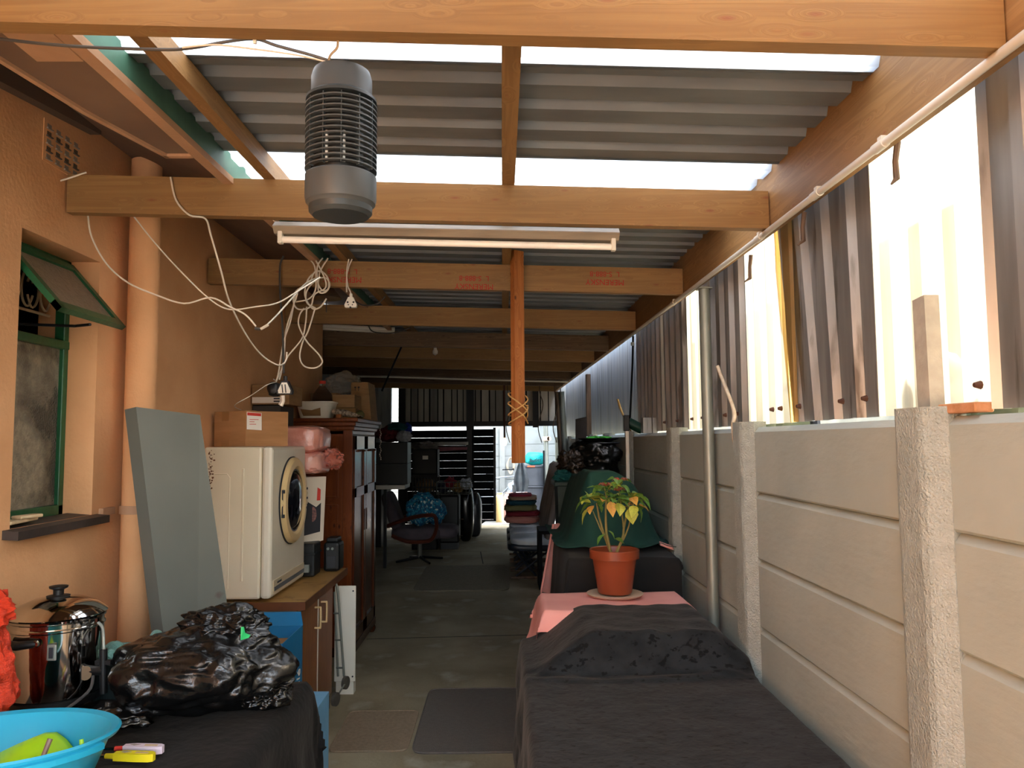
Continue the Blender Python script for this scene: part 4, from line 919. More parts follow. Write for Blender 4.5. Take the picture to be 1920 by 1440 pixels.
P_ = lambda u, z: Vector((-1.333+(-1.215+1.333)*u, 5.22+.08*u-.001, z))
dp_ = quad(t, [P_(.02, 1.10), P_(.80, 1.12), P_(.85, 1.48), P_(.08, 1.48)], 'picture_panel', M_DKP, (.001, -.0015, 0))
quad(dp_, [P_(.62, 1.33)+Vector((.001, -.002, 0)), P_(.8, 1.33)+Vector((.001, -.002, 0)), P_(.82, 1.44)+Vector((.001, -.002, 0)), P_(.66, 1.44)+Vector((.001, -.002, 0))], 'red_lettering', M_REDP)
mb = MB(); c_ = P_(.42, 1.24); mb.lathe((c_.x+.001, c_.y-.002, c_.z), [(0, 0), (.03, 0), (.03, .001), (0, .001)], 20, axis=Matrix.Rotation(PI/2, 3, 'X'), sx=.9, sy=1.7); mb.build('round_picture', mat('print_pinkish', '9C6A60', '5A4040', 60, rough=.6), dp_)
F_ = lambda x, z: Vector((x, 5.218, z))
quad(t, [F_(-1.42, 1.34), F_(-1.37, 1.33), F_(-1.35, 1.38), F_(-1.38, 1.41), F_(-1.42, 1.40)], 'shoe_picture', M_DKP)
quad(t, [F_(-1.41, 1.355), F_(-1.38, 1.352), F_(-1.375, 1.375), F_(-1.41, 1.38)], 'orange_picture', M_REDP, (0, -.003, 0))
quad(t, [F_(-1.42, 1.215), F_(-1.355, 1.215), F_(-1.355, 1.225), F_(-1.42, 1.225)], 'red_bar', M_REDP)
for z in (1.30, 1.285, 1.27, 1.255, 1.24, 1.19, 1.175, 1.16): quad(t, [F_(-1.42, z), F_(-1.36, z), F_(-1.36, z+.004), F_(-1.42, z+.004)], 'text_line', mat('grey_print_%d' % int(z*1000), '8A8074', rough=.7))
t = thing('black_case', 'black hard plastic case standing on the worktop right of the dryer', 'case', (-1.3, 5.2, .845))
mb = MB(); mb.bx(-1.40, -1.235, 5.12, 5.30, .845, 1.06); mb.build('case_body', M_BLKPL, t, bevel=.012)
mb = MB(); mb.bx(-1.405, -1.23, 5.115, 5.305, .985, 1.0); mb.build('case_rim', M_BLKPL, t, bevel=.004)
t = thing('black_battery_unit', 'black plastic appliance with handle and dials beside the wardrobe', 'appliance', (-1.18, 5.38, .845))
mb = MB(); mb.bx(-1.225, -1.115, 5.32, 5.49, .845, 1.04); mb.build('housing', M_BLKPL, t, bevel=.02)
mb = MB(); mb.bx(-1.21, -1.13, 5.34, 5.47, 1.04, 1.07); mb.build('lid', M_BLKPL, t, bevel=.01)
mb = MB(); mb.bx(-1.20, -1.14, 5.316, 5.322, .87, .95); mb.build('faceplate', mat('glossy_grey', '3A3C40', rough=.2), t, bevel=.002)
for x in (-1.19, -1.16):
    mb = MB(); mb.cyl((x, 5.318, 1.0), (x, 5.308, 1.0), .009, 12); mb.build('dial', M_STEEL, t, smooth=True)
t = thing('dark_flat_box', 'dark flat box at the wall behind the labelled cardboard box', 'box', (-1.6, 5.35, 1.84))
mb = MB(); mb.bx(-1.69, -1.50, 5.22, 5.55, 1.84, 1.975); mb.build('carton', mat('dark_box', '3A332D', rough=.6), t, bevel=.004)
mb = MB(); mb.bx(-1.69, -1.53, 5.216, 5.22, 1.90, 1.92); mb.build('stripe', M_CARD2, t)
t = thing('lettered_carton', 'small brown carton with a white lettered band under the hanging plugs', 'box', (-1.6, 5.35, 1.98))
mb = MB(); mb.bx(-1.69, -1.44, 5.20, 5.55, 1.98, 2.115); mb.build('carton', M_CARD2, t, bevel=.003)
mb = MB(); mb.bx(-1.685, -1.49, 5.196, 5.20, 1.99, 2.03); bn = mb.build('white_band', M_PAPER, t)
for k in range(2): mb = MB(); mb.bx(-1.54, -1.50, 5.194, 5.197, 1.997+.018*k, 2.006+.018*k); mb.build('print_mark', M_DKP, bn)

# --- wardrobe
wy0, wy1, wx = 6.12, 7.20, -1.19
wd = thing('wardrobe', 'tall polished brown wooden wardrobe with two panelled doors and moulded cornice', 'wardrobe', (-1.45, 6.6, 0))
mb = MB(); mb.bx(-1.69, wx-.02, wy0, wy1, .10, 1.82); mb.build('carcass', M_WARD, wd, bevel=.004)
for (x0_, x1_, z0_, z1_) in ((-1.55, -1.31, 1.30, 1.68), (-1.55, -1.31, .30, 1.22)):
    mb = MB()
    for (a_, b_, c_, d_) in ((x0_, x1_, z1_, z1_+.015), (x0_, x1_, z0_-.015, z0_), (x0_-.015, x0_, z0_-.015, z1_+.015), (x1_, x1_+.015, z0_-.015, z1_+.015)): mb.bx(a_, b_, wy0-.008, wy0, c_, d_)
    mb.build('side_moulding', M_WARD, wd, bevel=.003)
mb = MB(); mb.bx(-1.33+.07, wx+.005, wy0-.01, wy0+.012, .10, 1.82); mb.build('corner_stile', M_WARD, wd, bevel=.004)
for k, (dx_, z0_, z1_) in enumerate(((.0, 1.78, 1.82), (.02, 1.82, 1.85), (.035, 1.85, 1.885), (.055, 1.885, 1.915))):
    mb = MB(); mb.bx(-1.69, wx+dx_, wy0-dx_, wy1+dx_*.8, z0_, z1_); mb.build('cornice', M_WARD, wd, bevel=.008)
mb = MB(); mb.bx(-1.69, wx+.02, wy0-.015, wy1+.01, .06, .13); mb.build('plinth', M_WARDF, wd, bevel=.008)
for y in (wy0+.03, wy1-.03):
    mb = MB(); mb.lathe((wx-.01, y, 0), [(.02, 0), (.032, .02), (.036, .04), (.028, .062)], 16); mb.build('foot', M_WARDF, wd, smooth=True)
ym = (wy0+wy1)/2
for (a_, b_) in ((wy0+.03, ym-.004), (ym+.004, wy1-.02)):
    mb = MB(); mb.bx(wx-.018, wx+.004, a_, b_, .14, 1.775); d_ = mb.build('door', M_WARDF, wd, bevel=.003)
    mb = MB()
    st = .085
    for (c0, c1, e0, e1) in ((a_, a_+st, .14, 1.775), (b_-st, b_, .14, 1.775), (a_, b_, 1.66, 1.775), (a_, b_, 1.28, 1.36), (a_, b_, .14, .24)): mb.bx(wx+.002, wx+.018, c0, c1, e0, e1)
    mb.build('door_frame', M_WARDF, d_, bevel=.004)
    mb = MB(); n_ = 6
    for q in range(n_): mb.lathe((wx+.008, a_+st+(b_-a_-2*st)*(q+.5)/n_, 1.66), [(0, -.016), (.026, -.016), (.026, 0), (0, 0)], 12)
    mb.build('scalloped_apron', M_WARDF, d_)
    hy = ym-.045 if a_ < ym-.2 and b_ < ym+.1 else ym+.045
    mb = MB(); mb.bx(wx+.018, wx+.022, hy-.014, hy+.014, .98, 1.16); hp_ = mb.build('handle', mat('dark_brass_%d' % int(hy*100), '5A3420', rough=.3, metal=.6), d_, bevel=.003)
    mb = MB(); mb.tube(smooth_path([(wx+.022, hy, 1.12), (wx+.045, hy, 1.10), (wx+.045, hy, 1.04), (wx+.022, hy, 1.02)], 4), .005, 7)
# things on top of the wardrobe
WT = 1.917
t = thing('white_food_tub', 'white plastic tub with a torn brown paper label on the wardrobe top', 'tub', (-1.45, 6.3, WT))
mb = MB()
def rr(cx, cy_, hx, hy_, z, n=28, pw=.45): return [(cx+hx*math.copysign(abs(math.cos(2*PI*i/n))**pw, math.cos(2*PI*i/n)), cy_+hy_*math.copysign(abs(math.sin(2*PI*i/n))**pw, math.sin(2*PI*i/n)), z) for i in range(n)]
def loft(mb, secs, capb=True, capt=True):
    R = [[mb.bm.verts.new(p) for p in s] for s in secs]
    for A, B in zip(R, R[1:]):
        for i in range(len(A)): mb.bm.faces.new([A[i], A[(i+1) % len(A)], B[(i+1) % len(A)], B[i]])
    if capb: mb.bm.faces.new(R[0][::-1])
    if capt: mb.bm.faces.new(R[-1])
    return mb
loft(mb, [rr(-1.52, 6.33, .12, .12, WT), rr(-1.52, 6.33, .15, .14, WT+.125), rr(-1.52, 6.33, .158, .148, WT+.127), rr(-1.52, 6.33, .158, .148, WT+.137), rr(-1.52, 6.33, .145, .138, WT+.137), rr(-1.52, 6.33, .12, .12, WT+.02)])
mb.build('tub', M_WHITEP, t, smooth=35)
quad(t, [(-1.60, 6.205, WT+.02), (-1.46, 6.205, WT+.02), (-1.46, 6.19, WT+.085), (-1.53, 6.192, WT+.065), (-1.62, 6.19, WT+.075)], 'torn_label', M_CARD2)
t = thing('plastic_bottle', 'clear plastic bottle with a red cap standing on the wardrobe top', 'bottle', (-1.49, 6.6, WT))
S_ = lambda c, prof, name, m_, par, n=24: (lambda mb: mb.build(name, m_, par, smooth=True))(MB().lathe(c, prof, n))
M_CLRP = mat('clear_bottle_plastic', 'E8DDD0', rough=.05, trans=.95, ior=1.2)
bc = Vector((-1.545, 6.62, WT)); S_(bc, [(0, 0), (.075, 0), (.085, .01), (.085, .18), (.078, .22), (.03, .285), (.022, .30), (.022, .31), (0, .31)], 'bottle_body', M_CLRP, t)
S_(bc, [(0, .31), (.028, .31), (.028, .335), (0, .337)], 'cap', M_REDP, t)
S_(bc, [(0, .01), (.07, .01), (.078, .02), (.078, .10), (0, .10)], 'bottle_label', mat('pale_bottle_label', 'A89078', rough=.5), t)
def carton(name, x0, x1, y0, y1, z0, z1, label, m_=M_CARD2, rz=0, cat='box'):
    t = thing(name, label, cat, ((x0+x1)/2, (y0+y1)/2, z0))
    mb = MB(); mb.box(((x0+x1)/2, (y0+y1)/2, (z0+z1)/2), (x1-x0, y1-y0, z1-z0), Matrix.Rotation(rz, 3, 'Z')); mb.build('carton', m_, t, bevel=.003)
    mb = MB(); mb.box(((x0+x1)/2, (y0+y1)/2, z1+.001), (x1-x0-.004, .05, .002), Matrix.Rotation(rz, 3, 'Z')); mb.build('tape', M_TAPE, t)
    return t
carton('flat_carton', -1.42, -1.235, 6.45, 6.75, WT+.095, WT+.205, 'orange-brown carton stacked upper behind the white tub on the wardrobe')
carton('low_carton', -1.40, -1.225, 6.45, 6.75, WT+.001, WT+.092, 'lower small brown carton beside the white tub on the wardrobe')
carton('wide_carton', -1.68, -1.45, 6.75, 7.0, WT+.001, WT+.24, 'dim brown carton behind the plastic bottle on the wardrobe')
t = thing('tall_carton', 'tall brown carton with small arrow marks on the far end of the wardrobe', 'box', (-1.12, 6.95, WT))
mb = MB(); mb.hexa([(-1.335, 6.80, WT), (-1.155, 6.80, WT), (-1.155, 7.15, WT), (-1.335, 7.15, WT)], [(-1.335, 6.80, WT+.335), (-1.185, 6.80, WT+.335), (-1.185, 7.15, WT+.335), (-1.335, 7.15, WT+.335)]); mb.build('carton', M_CARD2, t, bevel=.003)
for k in range(2):
    mb = MB(); x_ = -1.30+k*.03; mb.bx(x_, x_+.005, 6.797, 6.80, WT+.26, WT+.295); mb.bx(x_-.006, x_+.011, 6.797, 6.80, WT+.285, WT+.297); mb.build('arrow_mark', M_DKP, t)
t = thing('plastic_wrap', 'crumpled clear plastic bag resting above the wardrobe cartons', 'bag', (-1.36, 6.9, WT+.24))
mb = MB(); mb.blob((-1.43, 6.93, WT+.33), (.16, .12, .09), .4, 2.2, 4, seed=12, ridge=.2, floor=WT+.243); mb.build('film', mat('clear_film', 'B9AFA2', rough=.15, alpha=.28, spec=.8), t, smooth=True)
t = thing('folded_umbrella', 'dark striped folded umbrella lying along the wardrobe top', 'umbrella', (-1.28, 6.3, WT))
mb = MB(); mb.tube([(-1.37, 6.22, WT+.055), (-1.28, 6.22, WT+.045), (-1.20, 6.24, WT+.025), (-1.16, 6.26, WT+.02)], [.022, .028, .02, .008], 10); mb.build('canopy', mat('striped_fabric', '4A382C', 'BCA890', 55, (1, .1, 1), rough=.7), t, smooth=True)
mb = MB(); mb.tube([(-1.16, 6.26, WT+.02), (-1.13, 6.27, WT+.012)], .006, 8); mb.build('tip', M_CHROME, t)
mb = MB(); mb.bx(-1.325, -1.285, 6.15, 6.20, WT, WT+.03); solo(mb, 'wood_offcut', M_POST, 'small wood offcut on the wardrobe edge beside the folded umbrella', 'block', bevel=.003)
mb = MB(); mb.blob((-1.19, 6.46, WT+.036), (.036, .036, .036), .05, 1, 3); solo(mb, 'green_ball', mat('dull_green', '5C5A34', rough=.7), 'dull green ball on the wardrobe top by the tall carton', 'ball', smooth=True)
mb = MB()
for k in range(22):
    z_ = WT-.02-k*.016; mb.blob((wx+.045+.006*math.sin(k*1.3), wy1+.06, z_), (.006, .006, .007), 0, 1, 1)
solo(mb, 'bead_string', mat('white_beads', 'C9B7A8', rough=.3), 'string of small pale beads hanging from the far corner of the wardrobe', 'beads', kind='stuff', smooth=True)

# --- blue water cartons
M_BLUE = mat('blue_carton', '186E9F', '1C78AA', 4, rough=.5); M_LBLUE = mat('pale_blue_carton', '79AFD2', '6CA2C8', 4, rough=.5); M_NAVY = mat('navy_print', '1C2A4E', rough=.6)
t = thing('open_blue_carton', 'open bright blue carton between the black bag and the cabinet', 'box', (-1.26, 4.02, 0))
mb = MB(); x0_, x1_, y0_, y1_ = -1.50, -1.075, 3.84, 4.22
for (a_, b_, c_, d_) in ((x0_, x1_, y0_, y0_+.004), (x0_, x1_, y1_-.004, y1_), (x0_, x0_+.004, y0_, y1_), (x1_-.004, x1_, y0_, y1_)): mb.bx(a_, b_, c_, d_, 0, .745)
mb.bx(x0_, x1_, y0_, y1_, 0, .004); mb.build('carton', M_BLUE, t)
mb = MB(); mb.hexa([(x0_, y1_, .745), (x1_, y1_, .745), (x1_, y1_+.004, .745), (x0_, y1_+.004, .745)], [(x0_, y1_+.06, .80), (x1_-.03, y1_+.07, .80), (x1_-.03, y1_+.074, .80), (x0_, y1_+.064, .80)]); mb.build('flap', M_BLUE, t)
mb = MB(); mb.bx(x0_+.006, x1_-.006, y0_+.006, y1_-.006, .66, .68); mb.build('inner_card', M_CARD, t)
text('aquellé', .085, M_PAPER, t, frame((x1_+.001, 4.13, .42), (0, .15, 1), (0, -1, .15)))
t = thing('pale_blue_carton', 'pale blue printed carton with navy stripe standing beside the black velvet table', 'box', (-.98, 3.6, 0))
mb = MB(); mb.bx(-1.25, -.838, 3.50, 3.80, 0, .53); mb.build('carton', M_LBLUE, t, bevel=.002)
mb = MB(); mb.bx(-.905, -.885, 3.4975, 3.50, .0, .50); mb.build('navy_stripe', M_NAVY, t)
text('aquellé', .055, M_PAPER, t, frame((-.8955, 3.4968, .20), (0, 0, 1), (-1, 0, 0)))
text('Health', .045, M_NAVY, t, frame((-.925, 3.4985, .47), (.1, 0, -1), (1, 0, .1)))
mb = MB(); mb.slab([(-.88, 3.4995, .05), (-.842, 3.4995, .09), (-.842, 3.4995, .30), (-.86, 3.4995, .24), (-.88, 3.4995, .20)], (0, -.001, 0)); mb.build('mountain_print', mat('grey_blue_print', '4A7CA6', rough=.6), t)

# --- left foreground table under black velvet
mb = cloth(-1.66, -.715, 1.75, 2.90, .85, (.01, .72, .3, .25), lambda x, y: 0, fold=.02, ff=6, seed=12, n=60, flare=.05, corner=.2)
solo(mb, 'black_velvet_cloth', M_VEL2, 'black velvet cloth over the left foreground table under the urn', 'tablecloth', smooth=60)
t = thing('folding_table', 'table hidden under the left black velvet cloth', 'table', (-1.2, 2.3, 0))
mb = MB(); mb.bx(-1.66, -.73, 1.78, 2.88, .80, .838); mb.build('tabletop', M_BROWN, t)
for (x, y) in ((-1.6, 1.85), (-.8, 1.85), (-1.6, 2.8), (-.8, 2.8)):
    mb = MB(); mb.bx(x-.02, x+.02, y-.02, y+.02, 0, .80); mb.build('leg', M_BLACKM, t)
TZ = .857
# urn
UX, UY = -1.485, 2.63
ur = thing('steel_urn', 'shiny stainless-steel urn with black knobbed lid and side tap', 'urn', (UX, UY, TZ))
R = .140
mb = MB(); mb.lathe((UX, UY, TZ), [(0, 0), (R*.95, 0), (R*.97, .03), (R*.95, .035), (R*.95, .05), (R, .055), (R, .262), (R*1.03, .266), (R*1.03, .272), (R, .276), (R, .288), (R*1.04, .293), (R*1.05, .300), (R*.98, .303), (R*.9, .303), (R*.9, .1), (0, .1)], 56); mb.build('body', M_CHROME, ur, smooth=35)
mb = MB(); mb.lathe((UX, UY, TZ+.002), [(R*.97, .024), (R*1.015, .026), (R*1.015, .046), (R*.97, .048)], 56); mb.build('black_band', M_BLKPL, ur, smooth=35)
mb = MB(); mb.lathe((UX, UY, TZ+.302), [(R*1.05, 0), (R*1.07, .004), (R*1.02, .010), (R*.85, .030), (R*.55, .048), (R*.2, .056), (0, .057)], 56); mb.build('lid', M_CHROME, ur, smooth=35)
mb = MB(); mb.lathe((UX, UY, TZ+.358), [(.034, -.004), (.036, .003), (.016, .006), (.016, .022), (.028, .028), (.029, .034), (.018, .036), (0, .036)], 28); mb.build('lid_knob', M_BLKPL, ur, smooth=True)
mb = MB(); mb.tube([(UX-.10, UY-.13, TZ+.235), (UX-.03, UY-.165, TZ+.238), (UX+.02, UY-.15, TZ+.24)], [.014, .014, .011], 10); mb.build('handle', M_BLKPL, ur, smooth=True)
mb = MB(); mb.lathe((UX+.02, UY-.15, TZ+.24), [(0, 0), (.012, 0), (.010, .008), (0, .01)], 12, axis=Matrix.Rotation(PI/2, 3, 'X')); mb.build('handle_rivet', M_CHROME, ur)
mb = MB(); mb.bx(UX+.048, UX+.078, UY-.141, UY-.133, TZ+.185, TZ+.235); mb.build('level_window', M_STEEL, ur, bevel=.006)
mb = MB(); mb.bx(UX+.056, UX+.070, UY-.144, UY-.140, TZ+.193, TZ+.227); mb.build('switch', M_DKP, ur, bevel=.003)
mb = MB(); mb.tube([(UX+.13, UY-.05, TZ+.13), (UX+.19, UY-.06, TZ+.13)], [.016, .014], 12); mb.tube([(UX+.185, UY-.06, TZ+.20), (UX+.19, UY-.06, TZ+.06)], [.012, .012], 12); mb.box((UX+.188, UY-.06, TZ+.158), (.05, .018, .014)); mb.build('tap', M_BLKPL, ur, smooth=True)
mb = MB(); mb.lathe((UX+.132, UY-.062, TZ+.125), [(.022, 0), (.022, .006), (0, .006)], 16, axis=Matrix.Rotation(PI/2, 3, 'X')); mb.build('tap_collar', mat('pale_brass', 'C4AE8E', rough=.3, metal=.8), ur)
mb = MB(); mb.tube(smooth_path([(UX+.145, UY-.02, TZ+.275), (UX+.165, UY-.03, TZ+.26), (UX+.185, UY-.06, TZ+.22), (UX+.188, UY-.06, TZ+.17)], 5), .005, 8); mb.build('level_tube', M_STEEL, ur, smooth=True)
cable([(UX+.15, UY-.05, TZ+.12), (UX+.15, UY-.08, TZ+.07), (UX+.08, UY-.15, TZ+.02), (UX-.02, UY-.17, TZ+.012), (UX-.12, UY-.14, TZ+.012)], .005, M_CABD, 'urn_cord', 'black cord curling round the foot of the steel urn', 'cord')
# tub with teal towel
t = thing('dark_tub', 'dark plastic tub beside the steel urn holding a teal towel', 'tub', (-1.36, 2.80, TZ))
mb = MB(); cx_, cy_ = -1.30, 2.78
loft(mb, [rr(cx_, cy_, .10, .085, TZ), rr(cx_, cy_, .125, .10, TZ+.115), rr(cx_, cy_, .133, .108, TZ+.117), rr(cx_, cy_, .133, .108, TZ+.125), rr(cx_, cy_, .12, .096, TZ+.125), rr(cx_, cy_, .10, .08, TZ+.03)]); mb.build('tub', mat('dark_teal_plastic', '1E2A2B', '26302F', 5, rough=.45), t, smooth=35)
mb = MB()
def tw_(u, v):
    x = -1.42+u*.24; y = 2.70+v*.15
    z = TZ+.115+.03*math.sin(u*4+1)+.035*noise.noise(Vector((u*5, v*5, 7)))+.085*math.exp(-((u-.80)/.20)**2)*(.4+.6*v)
    return (x+.02*noise.noise(Vector((u*4, v*4, 1))), y, z)
mb.grid(tw_, 40, 24); solo(mb, 'teal_towel', mat('teal_terry', '6F9C8E', '5F8C7F', 20, rough=.95, bump=.9, bscale=160, sheen=.2), 'crumpled teal towel lying in the dark tub behind the urn', 'towel', smooth=60, solid=.008)
# refuse bag
t = thing('refuse_bag', 'big crumpled shiny black refuse bag on the left table', 'bag', (-.97, 2.62, TZ))
mb = MB(); mb.blob((-.985, 2.60, .99), (.275, .20, .135), .20, 1.3, 6, seed=21, ridge=.055, floor=TZ+.004, power=.85, rfreq=2.3); mb.build('bag_body', M_BAG, t, smooth='all')
mb = MB(); mb.blob((-.93, 2.64, 1.105), (.14, .11, .07), .3, 2.2, 6, seed=23, ridge=.06, rfreq=3.2); mb.build('gathered_top', M_BAG, t, smooth='all')
mb = MB(); mb.blob((-.80, 2.62, .92), (.11, .12, .07), .3, 2.0, 6, seed=25, ridge=.06, floor=TZ+.003, rfreq=3.4); mb.build('loose_film', M_BAG, t, smooth='all')
mb = MB(); mb.blob((-1.17, 2.46, .885), (.09, .08, .035), .4, 2.0, 4, seed=27, ridge=.2, floor=TZ+.003, rfreq=3.5); mb.build('loose_film', M_BAG, t, smooth='all')
mb = MB(); p = at(460, 1188, 2.43); mb.slab([p+Vector((-.014, 0, .02)), p+Vector((-.006, 0, .02)), p+Vector((.0, -.004, .002)), p+Vector((.016, -.004, -.004)), p+Vector((.012, -.004, -.012)), p+Vector((-.014, 0, -.02))], (0, .004, 0)); mb.build('green_tag', mat('green_tape', '1FA860', rough=.4), t)
# mesh bag of oranges
t = thing('orange_mesh_bag', 'red mesh bag full of oranges standing at the left edge', 'bag', (-1.5, 2.2, TZ))
M_MESHB = mat('red_net', 'E0401C', 'C93216', 120, (1, 1, 4), rough=.5, bump=.8, bscale=220, bstretch=(.3, .3, 3))
mb = MB()
for k, (dx_, dy_, dz_, s_) in enumerate(((-.02, 0, .055, .062), (.04, -.02, .05, .055), (-.03, -.03, .15, .06), (.035, .0, .145, .056), (.0, -.02, .23, .052), (.035, .0, .24, .05), (-.01, 0, .30, .05))):
    mb.blob((-1.52+dx_*1.0, 2.28+dy_, TZ+dz_), (s_, s_, s_*.95), .06, 1.5, 3, seed=k)
mb.build('oranges', mat('orange_peel', 'E0561E', 'D84A18', 40, rough=.45, bump=.2, bscale=150), t, smooth=True, kind='stuff')
mb = MB(); mb.blob((-1.515, 2.275, TZ+.175), (.105, .085, .19), .22, 3.0, 5, seed=4, ridge=.04, floor=TZ+.001); mb.build('net', mat('red_net_film', 'E2431F', 'C03015', 90, (1, 1, 5), rough=.4, alpha=.85, bump=.8, bscale=200), t, smooth=True)
mb = MB(); mb.blob((-1.49, 2.28, TZ+.385), (.07, .05, .055), .4, 2.5, 4, seed=6, ridge=.15); mb.build('tied_top', M_MESHB, t, smooth=True)
# cyan basin
BX, BY = -1.235, 1.95
def tilt(mb):
    for v in mb.bm.verts: v.co.z -= (v.co.y-BY)*.09*max(0, min(1, (v.co.z-TZ-.02)/.10))
    return mb
t = thing('cyan_basin', 'large cyan plastic basin at the front of the left table', 'basin', (BX, BY, TZ))
mb = MB(); mb.lathe((BX, BY, TZ), [(0, 0), (.19, 0), (.195, .004), (.248, .138), (.265, .143), (.270, .152), (.264, .157), (.246, .151), (.238, .140), (.188, .012), (0, .01)], 64); tilt(mb); mb.build('bowl', mat('cyan_plastic', '2BA3C4', '2398B8', 3, rough=.35, sss=.1), t, smooth=35)
mb = MB(); mb.lathe((BX, BY, TZ), [(.2655, .128), (.273, .130), (.273, .142), (.2655, .144)], 64); tilt(mb)
bmesh.ops.delete(mb.bm, geom=[v for v in mb.bm.verts if not (v.co.x-BX > .12 and v.co.y < BY)], context='VERTS'); mb.build('grip', MATS['cyan_plastic'], t, solid=.002)
mb = MB()
def lime(u, v):
    a_ = u*2*PI; r_ = v*.20
    return (BX+r_*math.cos(a_), BY+r_*math.sin(a_), TZ+.05+.04*noise.noise(Vector((math.cos(a_)*v*1.6, math.sin(a_)*v*1.6, 2.2)))+.03*math.sin(3*v*math.cos(a_)+1)*v)
mb.grid(lime, 40, 14); bmesh.ops.remove_doubles(mb.bm, verts=mb.bm.verts, dist=.0005)
solo(mb, 'lime_board', mat('lime_plastic', 'A8D81E', '9CCB18', 4, rough=.45), 'bright lime green flexible sheet lying in the cyan basin', 'sheet', smooth=60, solid=.003)
mb = MB(); mb.tube([(BX+.06, BY+.08, TZ+.06), (BX+.07, BY+.10, TZ+.11)], [.006, .007], 8); solo(mb, 'brown_stick', mat('brown_stick_plastic', '8A6A5A', rough=.4), 'small brown stick standing up from the lime sheet in the basin', 'stick', smooth=True)
mb = MB(); mb.tube([(BX+.17, BY+.07, TZ+.07), (BX+.16, BY+.08, TZ+.115)], [.007, .005], 8); solo(mb, 'lime_stick', MATS['lime_plastic'], 'small lime stick leaning against the inner side of the basin', 'stick', smooth=True)
# gas lighters
def lighter(c, dirv, m_, label, tipm):
    t = thing('gas_lighter', label, 'lighter', c)
    d = Vector(dirv).normalized(); s_ = Vector((-d.y, d.x, 0))
    def Pq(u, w, z=0): return c+d*u+s_*w+Vector((0, 0, z))
    mb = MB(); out = [(.0, .010), (.03, .016), (.075, .014), (.10, .013), (.112, .006), (.112, -.008), (.10, -.013), (.06, -.013), (.03, -.010), (.0, -.008)]
    mb.slab([Pq(u, w) for u, w in out], (0, 0, .02)); b = mb.build('body', m_, t, bevel=.004, smooth=35)
    mb = MB(); mb.slab([Pq(u, w, .0195) for u, w in ((.014, .005), (.024, .010), (.046, .006), (.03, -.002))], (0, 0, .001)); mb.build('trigger_slot', MATS['trig'] if 'trig' in MATS else mat('trig', '9A8A80', rough=.5), t)
    mb = MB(); mb.slab([Pq(u, w, .0195) for u, w in ((.058, .007), (.095, .006), (.095, -.004), (.058, -.003))], (0, 0, .001)); mb.build('sticker', MATS['stick'] if 'stick' in MATS else mat('stick', 'C9A878', rough=.5), t)
    mb = MB(); mb.tube([Pq(.0, 0, .01), Pq(-.025, 0, .01)], [.008, .007], 10); mb.build('nozzle_collar', tipm, t, smooth=True)
    mb = MB(); mb.tube([Pq(-.025, 0, .01), Pq(-.09, 0, .01)], .004, 8); mb.build('nozzle', M_CHROME, t, smooth=True)
l1 = at(228, 1385, 2.22); l1.z = TZ+.004; l2 = at(203, 1402, 2.14); l2.z = TZ+.004
lighter(Vector((l1.x, 2.235, TZ+.002)), (1, -.04, 0), mat('pale_lilac_plastic', 'DCC8D2', rough=.35), 'pale lilac gas lighter with a red collar lying right of the basin', M_REDP)
lighter(Vector((l2.x-.005, 2.185, TZ+.002)), (1, -.06, 0), mat('yellow_plastic', 'E3CE22', rough=.35), 'yellow gas lighter lying in front of the lilac one', mat('yellow_collar', 'CDB81E', rough=.4))
mb = MB(); mb.slab([(-.985, 2.12, TZ+.002), (-.915, 2.11, TZ+.002), (-.93, 1.95, TZ+.002), (-.96, 1.93, TZ+.002)], (0, 0, .004)); solo(mb, 'cardboard_scrap', M_CARD, 'scrap of brown cardboard at the front of the left table', 'cardboard')

# --- mats on the floor
def doormat(x0, x1, y0, y1, m_, label, name='floor_mat'):
    t = thing(name, label, 'mat', ((x0+x1)/2, (y0+y1)/2, .001))
    n = 40; c0 = Vector(((x0+x1)/2, (y0+y1)/2, 0)); hx, hy = (x1-x0)/2, (y1-y0)/2
    pts = rr(c0.x, c0.y, hx, hy, .001, 48, .16); mb = MB(); mb.slab(pts[::-1], (0, 0, .008)); mb.build('mat_surface', m_, t)
    e = rr(c0.x, c0.y, hx, hy, .009, 48, .16); mb = MB(); mb.tube(e, .0045, 6, closed=True); mb.build('bound_edge', m_, t, smooth=True)
doormat(-.98, -.54, 4.42, 5.06, mat('tan_carpet', 'A08C74', '907D66', 60, rough=.95, bump=.9, bscale=220), 'small tan doormat with rounded corners beside the grey mat')
doormat(-.515, .16, 4.385, 5.49, mat('grey_carpet', '706860', '645C55', 40, (1, 6, 1), rough=.95, bump=.7, bscale=200), 'large dark grey floor mat in front of the black velvet table')
doormat(-1.05, .075, 9.02, 10.84, mat('dark_carpet', '8A806C', '7C725F', 40, rough=.95, bump=.5, bscale=150), 'dark floor mat farther down the passage between wardrobe and chairs')
